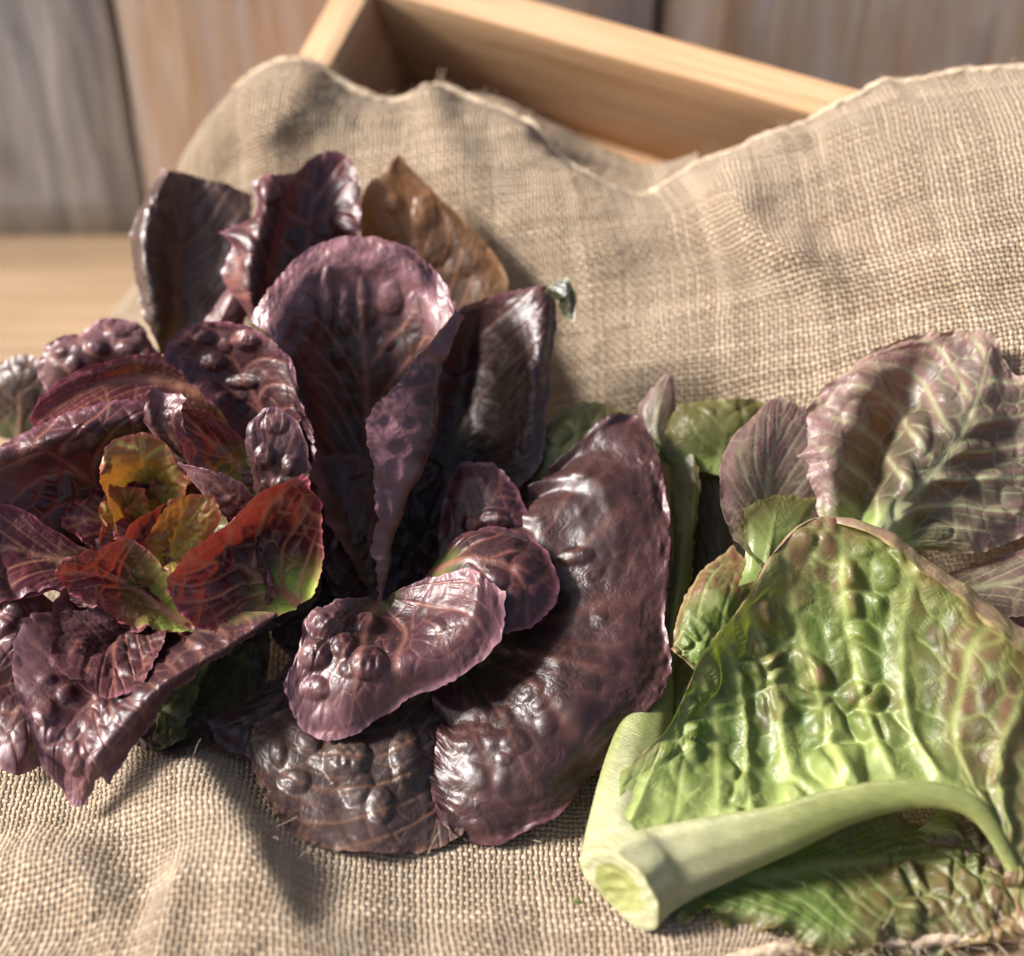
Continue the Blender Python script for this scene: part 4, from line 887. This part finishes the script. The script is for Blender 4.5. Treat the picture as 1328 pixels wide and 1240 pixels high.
dg = bpy.context.evaluated_depsgraph_get(); ev = to.evaluated_get(dg); em = ev.to_mesh()
nv_ = len(em.vertices); co = np.zeros(nv_ * 3, np.float32); em.vertices.foreach_get('co', co); co = co.reshape(-1, 3).astype(float)
Fq = [list(p.vertices) for p in em.polygons]
ed_ = np.zeros(len(em.edges) * 2, np.int32); em.edges.foreach_get('vertices', ed_); ed_ = ed_.reshape(-1, 2)
ev.to_mesh_clear(); bpy.data.objects.remove(to)
def lap(co, it, f=.5):
    for _ in range(it):
        acc = np.zeros_like(co); cnt = np.zeros(len(co))
        np.add.at(acc, ed_[:, 0], co[ed_[:, 1]]); np.add.at(acc, ed_[:, 1], co[ed_[:, 0]])
        np.add.at(cnt, ed_[:, 0], 1); np.add.at(cnt, ed_[:, 1], 1)
        co = co * (1 - f) + acc / cnt[:, None] * f
    return co
co = lap(co, 14)
sdist = (co - cutp) @ cutn                                # flatten everything beyond the knife cut
rad = co - cutp - sdist[:, None] * cutn; rr_ = np.linalg.norm(rad, axis=1)
over = sdist > 0
dish = -.10 * np.clip(1 - (rr_ / 1.0) ** 2, 0, 1) + .05 * vnoise(rad[:, 0] * 3, rad[:, 1] * 3 + rad[:, 2] * 3, 4)
co = np.where(over[:, None], co - (sdist - dish)[:, None] * cutn, co)
co = lap(co, 2, .4)
facek = sstep(-.12, -.02, sdist)
near = np.linalg.norm(co - cutp, axis=1)
fbn = fbm(co[:, 0] * 1.4, co[:, 1] * 1.4 + co[:, 2] * 1.4, 8, 3)
kk = sstep(.5, 7.5, near)[:, None]
cbody = np.array((.45, .42, .28)) * (1 - kk) + np.array((.25, .265, .09)) * kk
cbody = cbody * (1 + .22 * fbn[:, None])
inner = sstep(1.02, .82, rr_ + .12 * fbn)[:, None]
cface = np.array((.52, .49, .32)) * (1 - inner) + np.array((.38, .38, .13)) * inner
cface = cface * (1 + .12 * vnoise(rr_ * 9, rr_ * 0 + 3)[:, None])
ringk = (np.exp(-((sdist + .14) / .10) ** 2) * (rr_ > .9) * .45)[:, None]
cc_ = cbody * (1 - facek[:, None]) + cface * facek[:, None]
cc_ = cc_ * (1 - ringk) + np.array((.30, .20, .10)) * ringk
uvs = np.stack([(co @ AU) * 2 + (co @ AX) * .6, (co @ AX) * .5], -1)
mesh_obj('stem', co, Fq, M_RIB, H3, attrs={'leaf_color': np.clip(cc_, 0, 1)}, uv=uvs)
# scrap of leaf on the cloth
pz = at_height(np.array(752.), np.array(1168.), np.array(.9))
leafbit = leaf(H3, [[(742,1166,-.2),(750,1162,0)],[(744,1172,-.2),(758,1170,0)]], 'green', puff=0, ruffle=0, serr=.01, **G)
